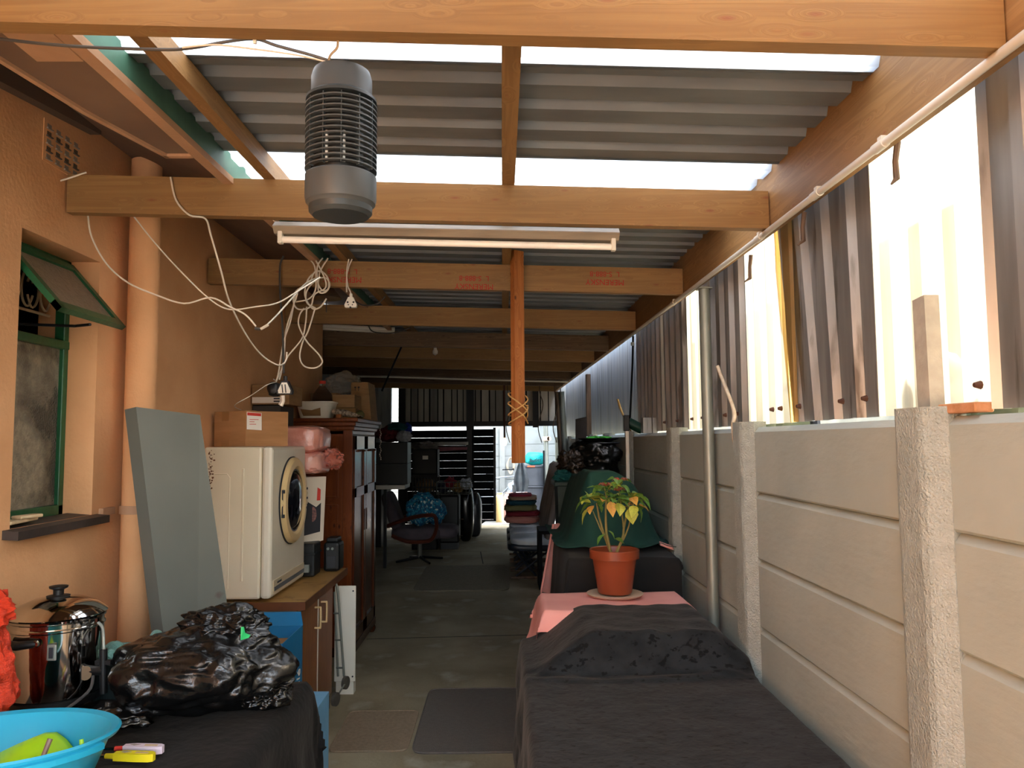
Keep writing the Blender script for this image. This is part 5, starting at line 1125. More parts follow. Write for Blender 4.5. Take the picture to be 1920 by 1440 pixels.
# ---------------------------------------------------------------- far end: header wall, gate
wbk = structure('wall_back')
mb = MB(); mb.bx(-2.23, 1.36, YG-.06, YG+.06, 2.03, 2.13); mb.build('steel_beam', M_BLACKM, wbk)
ts = [-1.96+.172*k for k in range(20)]
rr_ = random.Random(3)
x = -2.0
MS = [mat('striped_sheet_%s' % c, c, d, 6, (2, 2, .3), rough=.5, metal=.1) for c, d in (('C0BAB0', 'AAA49A'), ('CCC4B8', 'B8B0A4'), ('96928C', '86827E'))]
while x < 1.30:
    w = rr_.choice((.10, .14, .12, .09)); g = rr_.choice((.018, .03, .022))
    mb = MB(); mb.hexa([(x, YG+.0, 2.12), (x+w, YG+.0, 2.12), (x+w, YG+.02, 2.12), (x, YG+.02, 2.12)], [(x, YG, 2.97), (x+w, YG, 2.97), (x+w, YG+.02, 2.97), (x, YG+.02, 2.97)]); mb.build('header_board', MS[rr_.choice((0, 0, 1, 2))], wbk)
    x += w+g
mb = MB(); mb.bx(-2.0, 1.33, YG+.025, YG+.03, 2.12, 2.97); mb.build('header_backing', M_BLACKP, wbk)
for (a_, b_) in ((-2.09, -1.95), (-.72, -.57), (.62, .74)):
    mb = MB(); mb.bx(a_, b_, YG-.08, YG-.02, 2.0 if a_ > 0 else .0, 2.95); mb.build('steel_upright', M_BLACKM, wbk)
def gate(x0, x1, z0, z1, y, n, label, group=None, wheel=True):
    t = thing('slatted_gate', label, 'gate', ((x0+x1)/2, y, z0), group)
    p = (z1-z0-.06)/n
    for k in range(n):
        mb = MB(); z = z0+.03+p*k; mb.bx(x0+.03, x1-.03, y, y+.02, z+(.006 if wheel else .003)+rr_.uniform(-.003, .003), z+p-.001); mb.build('slat', M_BLACKP, t)
    for (a_, b_) in ((x0, x0+.05), (x1-.05, x1)):
        mb = MB(); mb.bx(a_, b_, y-.02, y+.02, z0, z1); mb.build('stile', M_BLACKM, t)
    mb = MB(); mb.bx(x0, x1, y-.02, y+.02, z0, z0+.03); mb.build('bottom_rail', M_BLACKM, t)
    if wheel:
        mb = MB(); mb.hexa([(x0+.12, y-.03, z0-.07), (x0+.22, y-.03, z0-.07), (x0+.22, y+.0, z0-.07), (x0+.12, y, z0-.07)], [(x0+.02, y-.03, z0), (x0+.32, y-.03, z0), (x0+.32, y, z0), (x0+.02, y, z0)]); mb.build('wheel_bracket', M_BLACKM, t)
        mb = MB(); mb.cyl((x0+.17, y-.04, .062), (x0+.17, y+.0, .062), .06, 20); mb.build('wheel', mat('cream_wheel', 'B5AB98', rough=.5), t)
gate(-.66, -.13, .14, 2.00, YG-.12, 12, 'narrow black slatted leaf of the sliding gate with a wheel beneath')
gate(-1.95, -.66, .10, 1.98, YG-.10, 12, 'wide black slatted gate leaf behind the stored goods', wheel=False)
# outside yard beyond the gate
yw = structure('wall_yard')
for k in range(7):
    z = 1.95-.31*k if k < 7 else 0
    for j in range(4):
        mb = MB(); mb.bx(-3.0+j*1.5+.01, -1.5+j*1.5-.01, 20.6, 20.66, max(z-.3, 0), z); mb.build('white_panel', MATS.get('yard_white') or mat('yard_white', '8E908C', '83857F', 3, rough=.7), yw)
mb = MB(); mb.bx(-3.2, 3.6, 20.64, 20.80, 0, 7.0); mb.build('added_tall_backing', MATS['yard_white'], yw)  # unseen extra height added to shade the yard
mb = MB(); mb.bx(3.3, 3.6, 16.2, 20.8, 0, 7.0); mb.bx(-3.4, -3.1, 16.2, 20.8, 0, 7.0); mb.build('added_shade_wall', MATS['yard_white'], yw)  # tall side walls added to keep sky and sun off the yard
for x in (-1.5, 0.0, 1.5): mb = MB(); mb.bx(x-.07, x+.07, 20.54, 20.62, 0, 2.1); mb.build('white_post', MATS['yard_white'], yw)
def P(px, py, y): return at(px, py, y)
def boxpx(name, label, cat, x0, y0, x1, y1, Y, depth, m_, group=None, bevel=.01, zmin=None):
    a_ = P(x0, y1, Y); b_ = P(x1, y0, Y); z0 = a_.z if zmin is None else zmin
    mb = MB(); mb.bx(a_.x, b_.x, Y, Y+depth, z0, b_.z); return solo(mb, name, m_, label, cat, group, bevel=bevel)
M_GBIN = mat('grey_bin_plastic', '4A4E53', '3E4146', 3, rough=.5)
for (z0, z1, lb) in ((0, .66, 'lower dark grey bin under the turquoise bag beyond the gate'), (.665, 1.15, 'upper dark grey bin with an orange strip under the turquoise bag')):
    t = thing('storage_bin', lb, 'bin', (.78, 18.6, z0), 'stacked grey bins beyond the gate')
    mb = MB(); mb.hexa([(.58, 18.5, z0), (.98, 18.5, z0), (.98, 18.9, z0), (.58, 18.9, z0)], [(.55, 18.5, z1-.05), (1.0, 18.5, z1-.05), (1.0, 18.95, z1-.05), (.55, 18.95, z1-.05)]); mb.build('bin_body', M_GBIN, t, bevel=.01)
    mb = MB(); mb.bx(.53, 1.02, 18.48, 18.97, z1-.05, z1-.005); mb.build('bin_lid', M_GBIN, t, bevel=.01)
    if z0 > 0: mb = MB(); mb.bx(.60, .78, 18.475, 18.48, z1-.045, z1-.01); mb.build('orange_strip', mat('orange_strip', 'C9603C', rough=.6), t)
t = thing('turquoise_bag', 'bright turquoise bag with black writing on the grey bins beyond the gate', 'bag', (.8, 18.65, 1.15))
mb = MB(); mb.blob((.79, 18.7, 1.30), (.25, .16, .16), .12, 1.6, 4, seed=31, ridge=.03, floor=1.152, power=.8); mb.build('bag_body', mat('turquoise_fabric', '12B5B0', '0FA5A8', 4, rough=.5), t, smooth=True)
text('Butler', .12, M_DKP, t, frame((.80, 18.52, 1.27), (1, 0, .1), (0, 0, 1)), extrude=.004)
mb = MB(); mb.cyl((1.06, 18.4, 0), (1.04, 18.4, 2.6), .055, 18); 
sp2 = solo(mb, 'yard_pole', M_STEEL, 'galvanised pole standing beside the grey bins beyond the gate', 'pole', smooth=True)
mb = MB(); mb.box((1.04, 18.33, 1.78), (.16, .06, .10)); mb.cyl((1.12, 18.3, 1.78), (1.12, 18.4, 1.78), .05, 12); mb.build('pole_bracket', mat('beige_bracket', 'B89C84', rough=.6), sp2, bevel=.004)
mb = MB(); mb.tube([(.985, 18.36, .3), (.985, 18.36, 1.5)], .018, 8); mb.build('hose', M_BLACKP, sp2)
for k, (x0, x1, c, z1, y, lb) in enumerate(((929, 944, 'E0C488', .62, 16.6, 'yellowish tall jerrycan beside the gate leaf'), (944, 964, 'D9A79C', .56, 17.6, 'pink translucent jerrycan between the yellow and white ones'), (962, 986, 'D8DEE2', .58, 17.4, 'white jerrycan right of the pink one'))):
    a_, b_ = P(x0, 950, y).x, P(x1, 950, y).x; cx = (a_+b_)/2; w = (b_-a_)/2
    t = thing('jerrycan', lb, 'jerrycan', (cx, y+.1, 0), 'jerrycans beyond the gate')
    m_ = mat('jerrycan_%d' % k, c, rough=.35)
    mb = MB(); loft(mb, [rr(cx, y+.1, w*.95, .1, 0), rr(cx, y+.1, w, .11, .03), rr(cx, y+.1, w, .11, z1*.8), rr(cx, y+.1, w*.75, .09, z1*.92), rr(cx, y+.1, w*.7, .085, z1*.93)]); mb.build('can_body', m_, t, smooth=35)
    mb = MB(); mb.tube([(cx-w*.5, y+.1, z1*.92), (cx-w*.5, y+.1, z1*.98), (cx+w*.3, y+.1, z1*.98), (cx+w*.3, y+.1, z1*.92)], .014, 8); mb.build('can_handle', m_, t, smooth=True)
    mb = MB(); mb.cyl((cx+w*.6, y+.1, z1*.9), (cx+w*.6, y+.1, z1), .022, 12); mb.build('can_cap', m_, t)
# bicycle side-on
t = thing('bicycle', 'bicycle standing against the white wall beyond the gate', 'bicycle', (.3, 19.4, 0)); by = 19.5
def wheel(cx, cz, r, nm):
    mb = MB(); mb.tube([(cx+r*math.cos(2*PI*i/28), by, cz+r*math.sin(2*PI*i/28)) for i in range(28)], .022, 8, closed=True); w_ = mb.build(nm, M_BLACKP, t, smooth=True)
    mb = MB()
    for i in range(12): mb.tube([(cx, by, cz), (cx+r*math.cos(2*PI*i/12), by, cz+r*math.sin(2*PI*i/12))], .003, 4)
    mb.build('spokes', M_STEEL, w_)
wheel(.52, .33, .31, 'wheel'); wheel(-.52, .33, .31, 'wheel')
mb = MB(); fr_ = [((-.52, .33), (-.1, .33)), ((-.1, .33), (-.28, .85)), ((-.28, .8), (.3, .85)), ((-.1, .33), (.3, .72)), ((.3, .9), (.52, .33)), ((-.28, .8), (-.52, .33)), ((.3, .85), (.28, 1.0))]
for a_, b_ in fr_: mb.tube([(a_[0], by, a_[1]), (b_[0], by, b_[1])], .018, 8)
mb.build('frame', mat('silver_frame', 'A8AEB4', rough=.3, metal=.5), t)
mb = MB(); mb.tube([(.28, by-.25, 1.03), (.28, by, 1.0), (.28, by+.25, 1.03)], .013, 8); mb.tube([(.0, by-.25, 1.02), (.28, by-.25, 1.03)], .013, 8); mb.build('handlebar', M_BLACKP, t)
mb = MB(); mb.blob((-.29, by, .9), (.13, .07, .04), .1, 1, 3); mb.build('saddle', M_BLACKP, t, smooth=True)
mb = MB(); mb.blob((.30, 19.3, .52), (.16, .12, .22), .3, 2, 4, seed=40, ridge=.08); solo(mb, 'clear_bag', mat('milky_bag', 'BFC8D2', rough=.3, alpha=.8), 'milky plastic bag hanging on the bicycle beyond the gate', 'bag', smooth=True)
t = thing('metal_drum', 'grey metal drum with a round hole standing by the bicycle', 'drum', (.42, 18.2, .0))
mb = MB(); mb.lathe((.38, 18.2, 0), [(0, 0), (.15, 0), (.15, .66), (.155, .68), (.15, .70), (0, .70)], 28); mb.build('drum_body', M_GBIN, t, smooth=35)
mb = MB(); mb.cyl((.33, 18.048, .52), (.33, 18.06, .52), .05, 16); mb.build('drum_hole', M_BLACKP, t)
t = thing('hanging_cloth', 'dark grey cloth hanging between bicycle and bins beyond the gate', 'cloth', (.52, 18.0, .9))
mb = MB()
def hc(u, v):
    w = .06+.14*math.sin(min(v*1.2, 1)*PI*.5)*(1-max(0, v-.55)*1.6); return (.44+(u-.5)*2*w, 18.0+.03*math.sin(u*14), 1.22-.72*v-.08*abs(u-.5)*v)
mb.grid(hc, 20, 16); mb.build('cloth', mat('grey_wet_cloth', '3E464A', '2A3034', 6, rough=.8), t, smooth=60, solid=.006)
mb = MB(); mb.tube([(.44, 18.0, 1.21), (.44, 18.0, 2.0)], .003, 5); mb.build('cord', M_BLACKP, t)
t = thing('rope_coil', 'pale coil of rope hanging on the white wall above the bicycle', 'rope', (.2, 20.45, .9))
for k in range(4):
    mb = MB(); mb.tube([(.22+(.07+.012*k)*math.sin(2*PI*i/20), 20.45+.012*k, 1.08+(.22-.02*k)*math.cos(2*PI*i/20)) for i in range(20)], .013, 6, closed=True); mb.build('rope_loop', mat('rope_%d' % k, 'B8A890', rough=.9), t, smooth=True)
mb = MB(); mb.hexa([(.36, 17.6, .0), (.46, 17.6, 0), (.46, 17.62, 0), (.36, 17.62, 0)], [(.50, 17.9, .55), (.58, 17.9, .55), (.58, 17.92, .55), (.50, 17.92, .55)]); solo(mb, 'pink_board', mat('faded_pink_board', 'C9A49C', rough=.7), 'narrow faded pink board leaning beside the grey bins', 'board')
t = thing('hanging_bulb', 'bare glowing bulb hanging on a dark tube before the yard', 'lamp', (.13, 14.0, 1.6))
mb = MB(); q = P(946, 822, 14); mb.tube([(q.x, 14.0, q.z), (q.x, 14.0, 2.94)], .018, 8); mb.build('pendant_tube', mat('rusty_tube', '5A3426', rough=.7), t)
mb = MB(); mb.blob((q.x, 14.0, q.z-.06), (.045, .045, .075), 0, 1, 3); mb.build('bulb', mat('lit_bulb', 'F0DFC8', rough=.3, emit='FFE2B0', es=2.5), t, smooth=True)
for k, (px, y1) in enumerate(((952, 14.2), (1012, 13.6), (1040, 12.8))):
    pt = P(px, 735, y1); pt.z = 2.93; cable([pt, P(px, 735, y1), P(px+6, 760, y1), P(px-3, 800, y1), P(px+4, 830, y1)], .008, M_BROWN, 'hanging_string', ('leftmost dry string dangling near the hanging bulb', 'middle dry string dangling before the turquoise bag', 'rightmost dry string dangling beside the roof poles')[k], 'string', 4, 'strings dangling near the opening')

# poles at the right end
for k, (px, w, c) in enumerate(((1044, .035, M_BROWN), (1053, .05, M_STEEL))):
    q = P(px, 740, 13.0); q2 = P(px+8, 868, 13.0)
    mb = MB(); d_ = (q2-q)/(q.z-q2.z); mb.tube([q+d_*(-.05), q+d_*q.z], w, 12)
    solo(mb, 'roof_pole', c, ('slim brown pole' if k == 0 else 'pale galvanised pole')+' rising to the roof behind the reclining chairs', 'pole', smooth=True)
mb = MB(); mb.bx(1.06, 1.12, 9.62, 9.70, 1.78, 2.56); solo(mb, 'fence_upright', M_BROWN, 'brown wooden upright fixed to the flat pale sheets', 'post', bevel=.005)
t = thing('hanging_strap', 'black strap hanging from the roof beam along the flat pale sheet', 'strap', (1.0, 6.9, 1.8))
mb = MB(); mb.tube([P(1187, 630, 6.4), P(1186, 680, 6.4), P(1181, 790, 6.4)], .009, 6); mb.build('strap_line', M_BLACKP, t)
mb = MB(); mb.box(P(1186, 645, 6.39), (.03, .015, .03)); mb.build('buckle', M_STEEL, t, bevel=.003)
t = thing('clamp_tool', 'dark hose clamp with a green cylinder lying on the fence top', 'tool', (1.0, 6.3, 1.78))
a_, b_ = P(1178, 792, 6.2), P(1204, 805, 6.2); mb = MB(); mb.tube([a_, b_], .042, 12); mb.build('green_cylinder', mat('dark_green_tool', '163A2C', rough=.4), t, smooth=True)
mb = MB(); c_ = P(1175, 793, 6.1); mb.box((c_.x, 6.12, c_.z), (.045, .05, .13)); mb.build('clamp_body', M_BLKPL, t, bevel=.006)
mb = MB(); q = P(1176, 805, 6.1); mb.bx(q.x-.013, q.x+.013, 6.1, 6.13, 1.30, q.z); solo(mb, 'pale_batten', M_WHITEP, 'pale narrow batten hanging below the green clamp by the fence', 'batten', bevel=.003)
t = thing('dry_branch', 'dry yellowish twig leaning on the flat pale sheet', 'branch', (1.1, 7, 1.8)); mb = MB(); mb.tube([P(1158, 748, 6.9), P(1163, 765, 6.9), P(1170, 782, 6.8), Vector((1.14, 6.7, 1.77))], [.009, .012, .009, .006], 7); mb.build('twig', mat('dry_twig', '8A7040', rough=.9), t, smooth=True)
for k, (px0, px1) in enumerate(((1206, 1215), (1214, 1222), (1224, 1235))):
    A2 = P(px0, 810, 5.9); B2 = P(px1, 783, 5.9); mb = MB(); mb.bx(A2.x, B2.x, 5.9, 6.0, A2.z-.01, B2.z); solo(mb, 'grey_offcut', M_METALD, ('farthest', 'middle', 'nearest')[k]+' small grey sheet offcut standing on the fence top', 'offcut', 'grey offcuts standing on the fence top', bevel=.002)

# tall board, tub of green net, black tarp
mb = MB(); g_ = lambda v: Vector((v.x, v.y, 0)); mb.hexa([g_(P(1074, 835, 8.9)), g_(P(1095, 835, 8.9)), g_(P(1095, 835, 8.94)), g_(P(1074, 835, 8.94))], [P(1079, 786, 8.9), P(1100, 781, 8.9), P(1100, 781, 8.94), P(1079, 786, 8.94)]); solo(mb, 'dark_board', mat('charred_board', '2E2824', '221E1A', 8, rough=.8), 'dark weathered board standing behind the black tarpaulin heap', 'board')
t = thing('green_net_tray', 'black round tray holding bright green netting on the tarpaulin heap', 'tray', (.95, 7.3, 1.73))
c_ = P(1122, 822, 7.3); mb = MB(); mb.lathe((c_.x, 7.3, c_.z-.03), [(0, 0), (.12, 0), (.19, .025), (.195, .032), (.18, .03), (.11, .01), (0, .01)], 36); mb.build('tray', M_BLKPL, t, smooth=35)
mb = MB(); mb.lathe((c_.x, 7.3, c_.z-.062), [(0, 0), (.14, 0), (.205, .018), (.2, .024), (.1, .02), (0, .02)], 36); mb.build('lower_tray', M_BLKPL, t, smooth=35)
mb = MB(); mb.blob((c_.x, 7.3, c_.z-.008), (.125, .12, .032), .3, 3, 4, seed=44, ridge=.12); mb.build('green_net', mat('bright_green_net', '2E8A20', '3FA52C', 30, rough=.8, bump=1, bscale=120), t, smooth=True)
mb = MB(); a_ = P(1112, 858, 7.3); mb.blob((a_.x+.02, 7.35, a_.z+.02), (.24, .28, .17), .2, 1.8, 5, seed=46, ridge=.10, rfreq=3); mb.blob((a_.x+.03, 7.3, a_.z-.25), (.22, .26, .3), .2, 1.8, 4, seed=48)
solo(mb, 'black_tarpaulin', mat('black_tarp', '101110', '161614', 8, rough=.35, bump=.5, bscale=20), 'heap under crumpled black tarpaulin behind the green cloth', 'tarpaulin', smooth='all')
mb = MB(); a_ = P(1068, 868, 7.1); mb.blob((a_.x, 7.1, a_.z), (.11, .12, .11), .35, 2, 5, seed=49, ridge=.2, rfreq=3.2); solo(mb, 'crumpled_bag', mat('brown_black_bag', '1C1814', '3A2C20', 9, rough=.3), 'small crumpled brown-black bag on the left of the tarpaulin heap', 'bag', smooth='all')
mb = MB(); a_ = P(1056, 893, 7.0); mb.blob((a_.x, 7.0, a_.z), (.09, .1, .06), .3, 2, 4, seed=50, ridge=.1); solo(mb, 'teal_rag', mat('teal_rag', '165A5A', rough=.85), 'teal rag below the crumpled brown-black bag', 'rag', smooth=True)
t = thing('green_bin', 'dark green plastic bin beside the green cloth heap', 'bin', (.62, 7.0, 0)); a_ = P(1045, 903, 6.9).x
mb = MB(); mb.hexa([(a_+.03, 6.9, 0), (a_+.45, 6.9, 0), (a_+.45, 7.3, 0), (a_+.03, 7.3, 0)], [(a_, 6.88, 1.32), (a_+.48, 6.88, 1.32), (a_+.48, 7.32, 1.32), (a_, 7.32, 1.32)]); mb.build('bin_body', mat('dark_green_plastic', '143028', rough=.5), t, bevel=.01)
mb = MB(); mb.bx(a_-.03, a_+.5, 6.85, 7.35, 1.32, 1.36); mb.build('bin_rim', MATS['dark_green_plastic'], t, bevel=.008)

# two reclining garden chairs
M_CUSH = mat('pale_seat_cushion', 'CDD6DE', 'BAC4CE', 4, rough=.4); M_STRIPE = mat('striped_back_cushion', '6B615C', '8E857E', 9, (1, 4, .2), rough=.8); M_CHF = mat('dark_chair_frame', '1C2430', rough=.4)
def lounger(y0, label):
    t = thing('garden_chair', label, 'chair', (.42, y0+.3, 0), 'garden chairs facing the passage')
    yc = y0+.3
    mb = MB(); mb.blob((.40, yc, .455), (.30, .30, .06), .05, 1.5, 4, power=.45); mb.build('seat', M_CUSH, t, smooth=True)
    mb = MB(); mb.blob((.38, yc, .385), (.32, .31, .055), .03, 1.5, 4, power=.4); mb.build('seat_base', M_CHF, t, smooth=True)
    for k in range(5):
        yy = y0+.06+k*.12; mb = MB(); mb.tube([(.56, yy, .45), (.62, yy, .75), (.70, yy, 1.10), (.76, yy, 1.36), (.80, yy, 1.40)], [.045, .05, .05, .045, .03], 10); mb.build('back_cushion_roll', M_STRIPE, t, smooth=True)
    mb = MB(); mb.tube([(.70, y0, .40), (.86, y0, 1.42), (.86, y0+.6, 1.42), (.70, y0+.6, .40)], .014, 8); mb.build('back_frame', M_CHF, t, smooth=True)
    for yy in (y0+.05, y0+.55):
        mb = MB(); mb.tube([(.14, yy, .36), (.42, yy, .03)], .014, 8); mb.build('leg', M_CHF, t)
        mb = MB(); mb.tube([(.60, yy, .36), (.16, yy, .03)], .014, 8); mb.build('leg', M_CHF, t)
    for yy in (y0+.03, y0+.57): mb = MB(); mb.tube([(.10, yy, .018), (.66, yy, .018)], .016, 8); mb.build('floor_runner', M_BROWN, t)
lounger(9.75, 'nearest garden chair with pale seat cushion and striped back')
lounger(10.5, 'second garden chair behind the nearest one')
lounger(11.25, 'third garden chair carrying the pile of folded blankets')
t = thing('side_table', 'black panel-sided side table beside the nearest garden chair', 'table', (.55, 9.1, 0))
mb = MB(); mb.bx(.42, .46, 9.05, 9.55, 0, .64); mb.build('side_panel', M_BLACKP, t); mb = MB(); mb.bx(.42, .95, 9.03, 9.57, .64, .68); mb.build('top', M_BLACKP, t, bevel=.004)
mb = MB(); mb.bx(.91, .95, 9.05, 9.55, 0, .64); mb.build('side_panel', M_BLACKP, t)
z = .52
for k, (c, w, lb) in enumerate((('C98C80', .30, 'folded salmon blanket at the bottom of the blanket pile'), ('7E1C2C', .29, 'folded dark red blanket above the salmon one'), ('7C7A52', .28, 'folded olive blanket in the middle of the pile'), ('1E4E5C', .26, 'folded dark teal blanket above the olive one'), ('A88E78', .25, 'folded beige blanket near the top of the pile'), ('A03048', .20, 'small folded red cloth on top of the blanket pile'))):
    h = (.055, .045, .05, .04, .035, .02)[k]
    mb = MB(); mb.blob((.28+.02*math.sin(k*2), 11.55, z+h), (w*.85, .26, h), .10, 2.2, 4, seed=60+k, power=.5, ridge=.03); solo(mb, 'folded_blanket', mat('blanket_%d' % k, c, rough=.9, bump=.4, bscale=60), lb, 'blanket', 'blankets stacked on the garden chair', smooth=True); z += h*2-.012

# ---- left far side: swivel armchair, bags, suitcases, crates
M_CHG = mat('grey_brown_upholstery', '5C5257', '4C444A', 6, rough=.9, bump=.3, bscale=60); M_ARM = wood('dark_teak', '6A3420', '54271A', '2E150C', 0, rough=.3, grain=5, kn=.03)
t = thing('swivel_armchair', 'low grey swivel armchair with curved wooden arms holding a floral bag', 'armchair', (-1.3, 11.3, 0))
mb = MB(); mb.blob((-1.22, 11.2, .43), (.36, .30, .10), .06, 1.5, 4, power=.5, seed=70); mb.build('seat_cushion', M_CHG, t, smooth=True)
mb = MB(); mb.blob((-.86, 11.25, .44), (.22, .27, .10), .06, 1.5, 4, power=.6, seed=71); mb.build('seat_front', M_CHG, t, smooth=True)
mb = MB()
mb.blob((0, 0, 0), (.09, .30, .30), .06, 1.5, 4, power=.55, seed=72); bmesh.ops.transform(mb.bm, matrix=Matrix.Translation((-1.58, 11.25, .72)) @ Matrix.Rotation(-.35, 4, 'Y'), verts=mb.bm.verts); mb.build('backrest', M_CHG, t, smooth=True)
for yy in (10.88, 11.60):
    a0 = [(-1.62, yy, .55), (-1.30, yy, .66), (-1.02, yy, .70), (-.94, yy, .66), (-.93, yy, .50), (-1.00, yy, .36), (-1.15, yy, .33), (-1.35, yy, .34), (-1.55, yy, .42)]
    mb = MB(); mb.tube(smooth_path(a0, 5), .028, 8); mb.build('armrest', M_ARM, t, smooth=True)
mb = MB(); mb.tube([(-1.2, 11.25, .34), (-1.2, 11.25, .06)], .035, 14); mb.build('pedestal', mat('worn_steel', '77746C', rough=.4, metal=.6), t, smooth=True)
for k in range(4):
    a_ = k*PI/2+.5; mb = MB(); mb.tube([(-1.2, 11.25, .07), (-1.2+.36*math.cos(a_), 11.25+.36*math.sin(a_), .025)], [.022, .016], 8); mb.build('base_arm', M_BLACKM, t, smooth=True)
M_FLOR = mat('floral_blue_fabric', '14587E', '2C8DB0', 26, rough=.6, c3='D5E0D4', s3=24, t3=(.58, .62), lo=.47, hi=.53, detail=2)
mb = MB(); mb.blob((-1.18, 11.2, .76), (.21, .18, .23), .25, 1.7, 5, seed=75, ridge=.05); mb.blob((-.98, 11.25, .72), (.16, .16, .18), .25, 1.7, 5, seed=76, ridge=.05)
solo(mb, 'floral_bag', M_FLOR, 'bulging blue and white floral bag on the swivel armchair', 'bag', smooth=True)
t = thing('black_suitcase', 'upright black suitcase with bright corner catches right of the floral bag', 'suitcase', (-.78, 12.9, 0))
mb = MB(); mb.bx(-1.02, -.70, 12.5, 12.9, .10, .86); mb.build('suitcase_body', M_BLKPL, t, bevel=.03)
mb = MB(); mb.tube([(-.69, 12.49, .40), (-.69, 12.49, .48), (-.63, 12.49, .48)], .008, 6); mb.tube([(-.69, 12.49, .13), (-.69, 12.49, .22), (-.64, 12.49, .22)], .008, 6); mb.build('bright_catch', M_CHROME, t)
mb = MB(); mb.bx(-1.0, -.72, 12.52, 12.88, .0, .10); mb.build('feet', M_BLKPL, t)
t = thing('instrument_case', 'tall rounded black case with a glossy top beside the gate leaf', 'case', (-.5, 13.6, 0))
mb = MB(); mb.blob((-.64, 13.4, .50), (.15, .25, .48), .04, 1.2, 4, seed=80, power=.65, floor=.01); mb.build('case_shell', mat('glossy_black', '0C0D12', rough=.18), t, smooth=True)
mb = MB(); mb.blob((-.50, 13.9, .42), (.13, .25, .40), .04, 1.2, 4, seed=81, power=.65, floor=.01); solo(mb, 'dark_grey_case', mat('dark_grey_case', '33363C', rough=.25), 'dark grey rounded case standing behind the black instrument case', 'case', smooth=True)
t = thing('wire_basket', 'basket of crumpled clothes on the black suitcase', 'basket', (-.8, 12.7, .87))
mb = MB()
for z_ in (.88, .98, 1.07): mb.tube([(-1.06, 12.5, z_), (-.52, 12.5, z_), (-.52, 12.95, z_), (-1.06, 12.95, z_)], .007, 5, closed=True)
for k in range(9): mb.tube([(-1.06+.0675*k, 12.5, .87), (-1.06+.0675*k, 12.5, 1.08)], .005, 4)
mb.build('basket_wire', M_STEEL, t); 
for k, (x, z_, c, lb) in enumerate(((-.98, .99, '3A3C50', 'dark blue crumpled garment at the left of the wire basket'), (-.86, 1.05, '8A2438', 'crimson crumpled garment on top in the wire basket'), (-.74, .98, '9A7A48', 'mustard crumpled garment in the wire basket'), (-.60, 1.03, 'C2C8D2', 'pale crumpled garment at the right of the wire basket'))):
    mb = MB(); mb.blob((x, 12.72, z_), (.10, .17, .085), .4, 2.2, 4, seed=85+k, ridge=.15, floor=.875); solo(mb, 'garment', mat('garment_%d' % k, c, rough=.85), lb, 'clothes', 'clothes in the wire basket', smooth=True)
for k, (z0, z1, lb) in enumerate(((.0, .82, 'lower dark crate of the stack by the wide gate leaf'), (.825, 1.20, 'middle dark lattice crate of the stack by the wide gate leaf'), (1.205, 1.60, 'upper dark crate with a white sticker by the wide gate leaf'))):
    t = thing('plastic_crate', lb, 'crate', (-1.25, 12.6, z0), 'stack of dark crates')
    mb = MB(); m_ = MATS.get('crate_brown') or mat('crate_brown', '2C2824', '1F1C1A', 6, rough=.6)
    for (a_, b_, c_, d_) in ((-1.46, -1.05, 12.5, 12.52), (-1.46, -1.05, 12.9, 12.92), (-1.46, -1.44, 12.5, 12.92), (-1.07, -1.05, 12.5, 12.92)):
        if k != 1: mb.bx(a_, b_, c_, d_, z0, z1)
        else:
            mb.bx(a_, b_, c_, d_, z0, z0+.04); mb.bx(a_, b_, c_, d_, z1-.05, z1)
            if b_-a_ > .1:
                for q in range(9): mb.bx(a_+q*.049, a_+q*.049+.02, c_, d_, z0, z1)
                mb.bx(a_, b_, c_, d_, z0+.15, z0+.18)
    mb.bx(-1.46, -1.05, 12.5, 12.92, z0, z0+.01); mb.build('crate_body', m_, t)
    if k == 2: mb = MB(); mb.bx(-1.29, -1.20, 12.495, 12.50, 1.44, 1.50); mb.build('sticker', M_PAPER, t)
    if k == 1: mb = MB(); mb.blob((-1.25, 12.7, 1.0), (.16, .14, .12), .2, 2, 3); mb.build('contents', M_CARD2, t)
mb = MB(); mb.blob((-1.27, 12.7, 1.66), (.20, .18, .07), .5, 2.4, 4, seed=90, ridge=.2, floor=1.602); solo(mb, 'grey_rag', mat('grey_rag', '8A8680', rough=.9), 'pale crumpled rag on the upper dark crate', 'rag', smooth=True)
for k, (z0, z1) in enumerate(((1.44, 1.72), (1.16, 1.435))):
    mb = MB(); mb.bx(-1.80, -1.27, 10.35, 10.75, z0, z1)
    solo(mb, 'black_box', M_BLKPL, ('upper' if k == 0 else 'lower')+' big black box on the white table behind the wardrobe', 'box', 'black boxes on the white table', bevel=.003)
t = thing('white_table', 'white-edged table holding black boxes behind the wardrobe', 'table', (-1.5, 10.6, 0))
mb = MB(); mb.bx(-1.95, -1.29, 10.25, 10.8, 1.10, 1.155); mb.build('tabletop', mat('white_laminate', 'CFC9BE', rough=.4), t, bevel=.004)
for (x, y) in ((-1.62, 10.72), (-1.9, 10.35), (-1.9, 10.72)): mb = MB(); mb.bx(x-.02, x+.02, y-.02, y+.02, 0, 1.10); mb.build('leg', M_BLACKM, t)
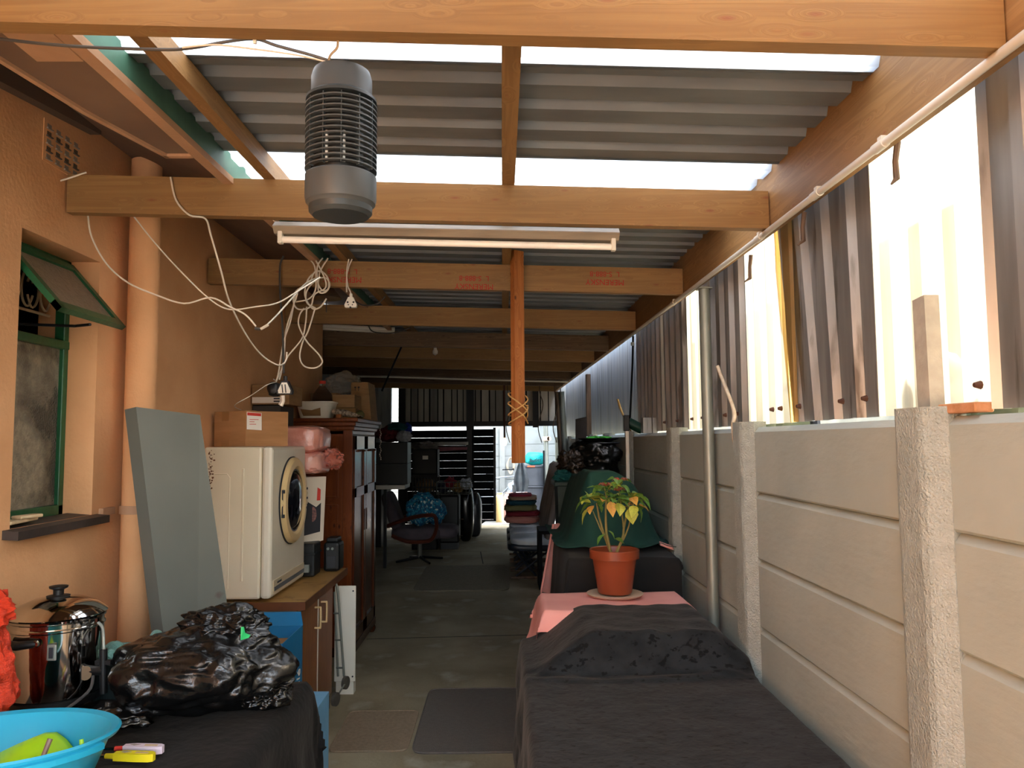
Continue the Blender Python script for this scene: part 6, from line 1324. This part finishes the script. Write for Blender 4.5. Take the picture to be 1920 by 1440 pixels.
for k, (x, z_, s_, c, lb) in enumerate(((-1.55, 1.83, (.16, .2, .11), '6E1F2A', 'dark red bundle at the left on the black boxes'), (-1.42, 1.92, (.15, .18, .07), '1A5A60', 'teal cloth lying on top of the bundles'), (-1.30, 1.90, (.06, .1, .08), '1F3A9A', 'small bright blue bundle at the right on the black boxes'), (-1.33, 1.80, (.10, .12, .08), 'A8A8AC', 'white crumpled plastic bag before the bundles'))):
    mb = MB(); mb.blob((x, 10.58 if k != 3 else 10.42, z_), s_, .3, 2, 4, seed=95+k, ridge=.1, floor=1.722); solo(mb, 'cloth_bundle', mat('bundle_%d' % k, c, rough=.85), lb, 'bundle', 'bundles on the black boxes', smooth=True)
mb = MB(); mb.bx(-2.6, -2.0, 12.8, 13.4, 0, 1.3); solo(mb, 'dark_cupboard', M_BLKPL, 'dark cupboard standing in the shaded left corner', 'cupboard', bevel=.01)
t = thing('draped_clothes', 'pale and pink garments hung over the wide gate leaf', 'clothes', (-1.0, 15.3, 1.4))
for (a_, b_, z0, z1, c) in ((-1.07, -.73, 1.64, 1.72, 'B5B2B0'), (-1.07, -.75, 1.53, 1.62, '8E5A66')):
    mb = MB(); mb.grid(lambda u, v: (a_-.3+u*(b_-a_+.35), 15.44+.01*math.sin(u*20), z1-(z1-z0)*v*(1-.35*u)-.0), 16, 4); mb.build('garment', mat('gate_garment_'+c, c, rough=.9), t, smooth=60, solid=.01)

# lights and pipes below the far roof
t = thing('second_fluorescent', 'pale batten light under the fifth roof beam', 'lamp', (-.9, 7.4, 2.6))
A_, B_ = P(606, 611, 7.3), P(740, 618, 7.3); mb = MB(); mb.tube([A_, B_], .022, 8); mb.build('batten', M_WHITEP, t); mb = MB(); mb.tube([A_+Vector((0, -.02, -.03)), B_+Vector((0, -.02, -.03))], .014, 10); mb.build('tube', M_WHITEP, t, smooth=True)
cp = thing('ceiling_pipe', 'thin white pipe running below the far roof beams', 'pipe', (-.5, 9.9, 2.5))
mb = MB(); mb.tube(smooth_path([P(672, 718, 9.9), P(673, 709, 9.9), P(690, 706, 9.9), P(900, 712, 9.9), P(1065, 716, 9.9)], 3), .012, 8); mb.build('pipe', M_WHITEP, cp, smooth=True)
t = thing('ceiling_bulb_holder', 'small white lampholder and bulb under the far roof beams', 'lamp', (-.8, 9.0, 2.5))
c_ = P(816, 655, 8.6); mb = MB(); mb.lathe((c_.x, 8.6, c_.z-.07), [(0, 0), (.028, .02), (.03, .05), (.018, .07), (.018, .09), (.05, .11), (.05, .125), (0, .125)], 20); mb.build('lampholder', M_WHITEP, t, smooth=True)
mb = MB(); pt = P(757, 640, 8.0); pt.z = 2.86; mb.tube([pt, P(752, 652, 8.0), P(735, 690, 8.0), P(716, 733, 7.9)], .010, 6); solo(mb, 'black_rod', M_BLACKP, 'thin black rod slanting down beside the tall carton', 'rod', smooth=True)
cable([P(690, 607, 7.2), P(700, 622, 7.2), P(740, 624, 7.2), P(770, 614, 7.2)], .006, M_CABD, 'roof_cable', 'dark cable looping below the pale batten light')
cable([P(660, 560, 5.5), P(680, 572, 5.5), P(706, 570, 5.5), P(722, 556, 5.5)], .005, M_CABD, 'roof_cable', 'dark cable looping between the third and fourth beams')
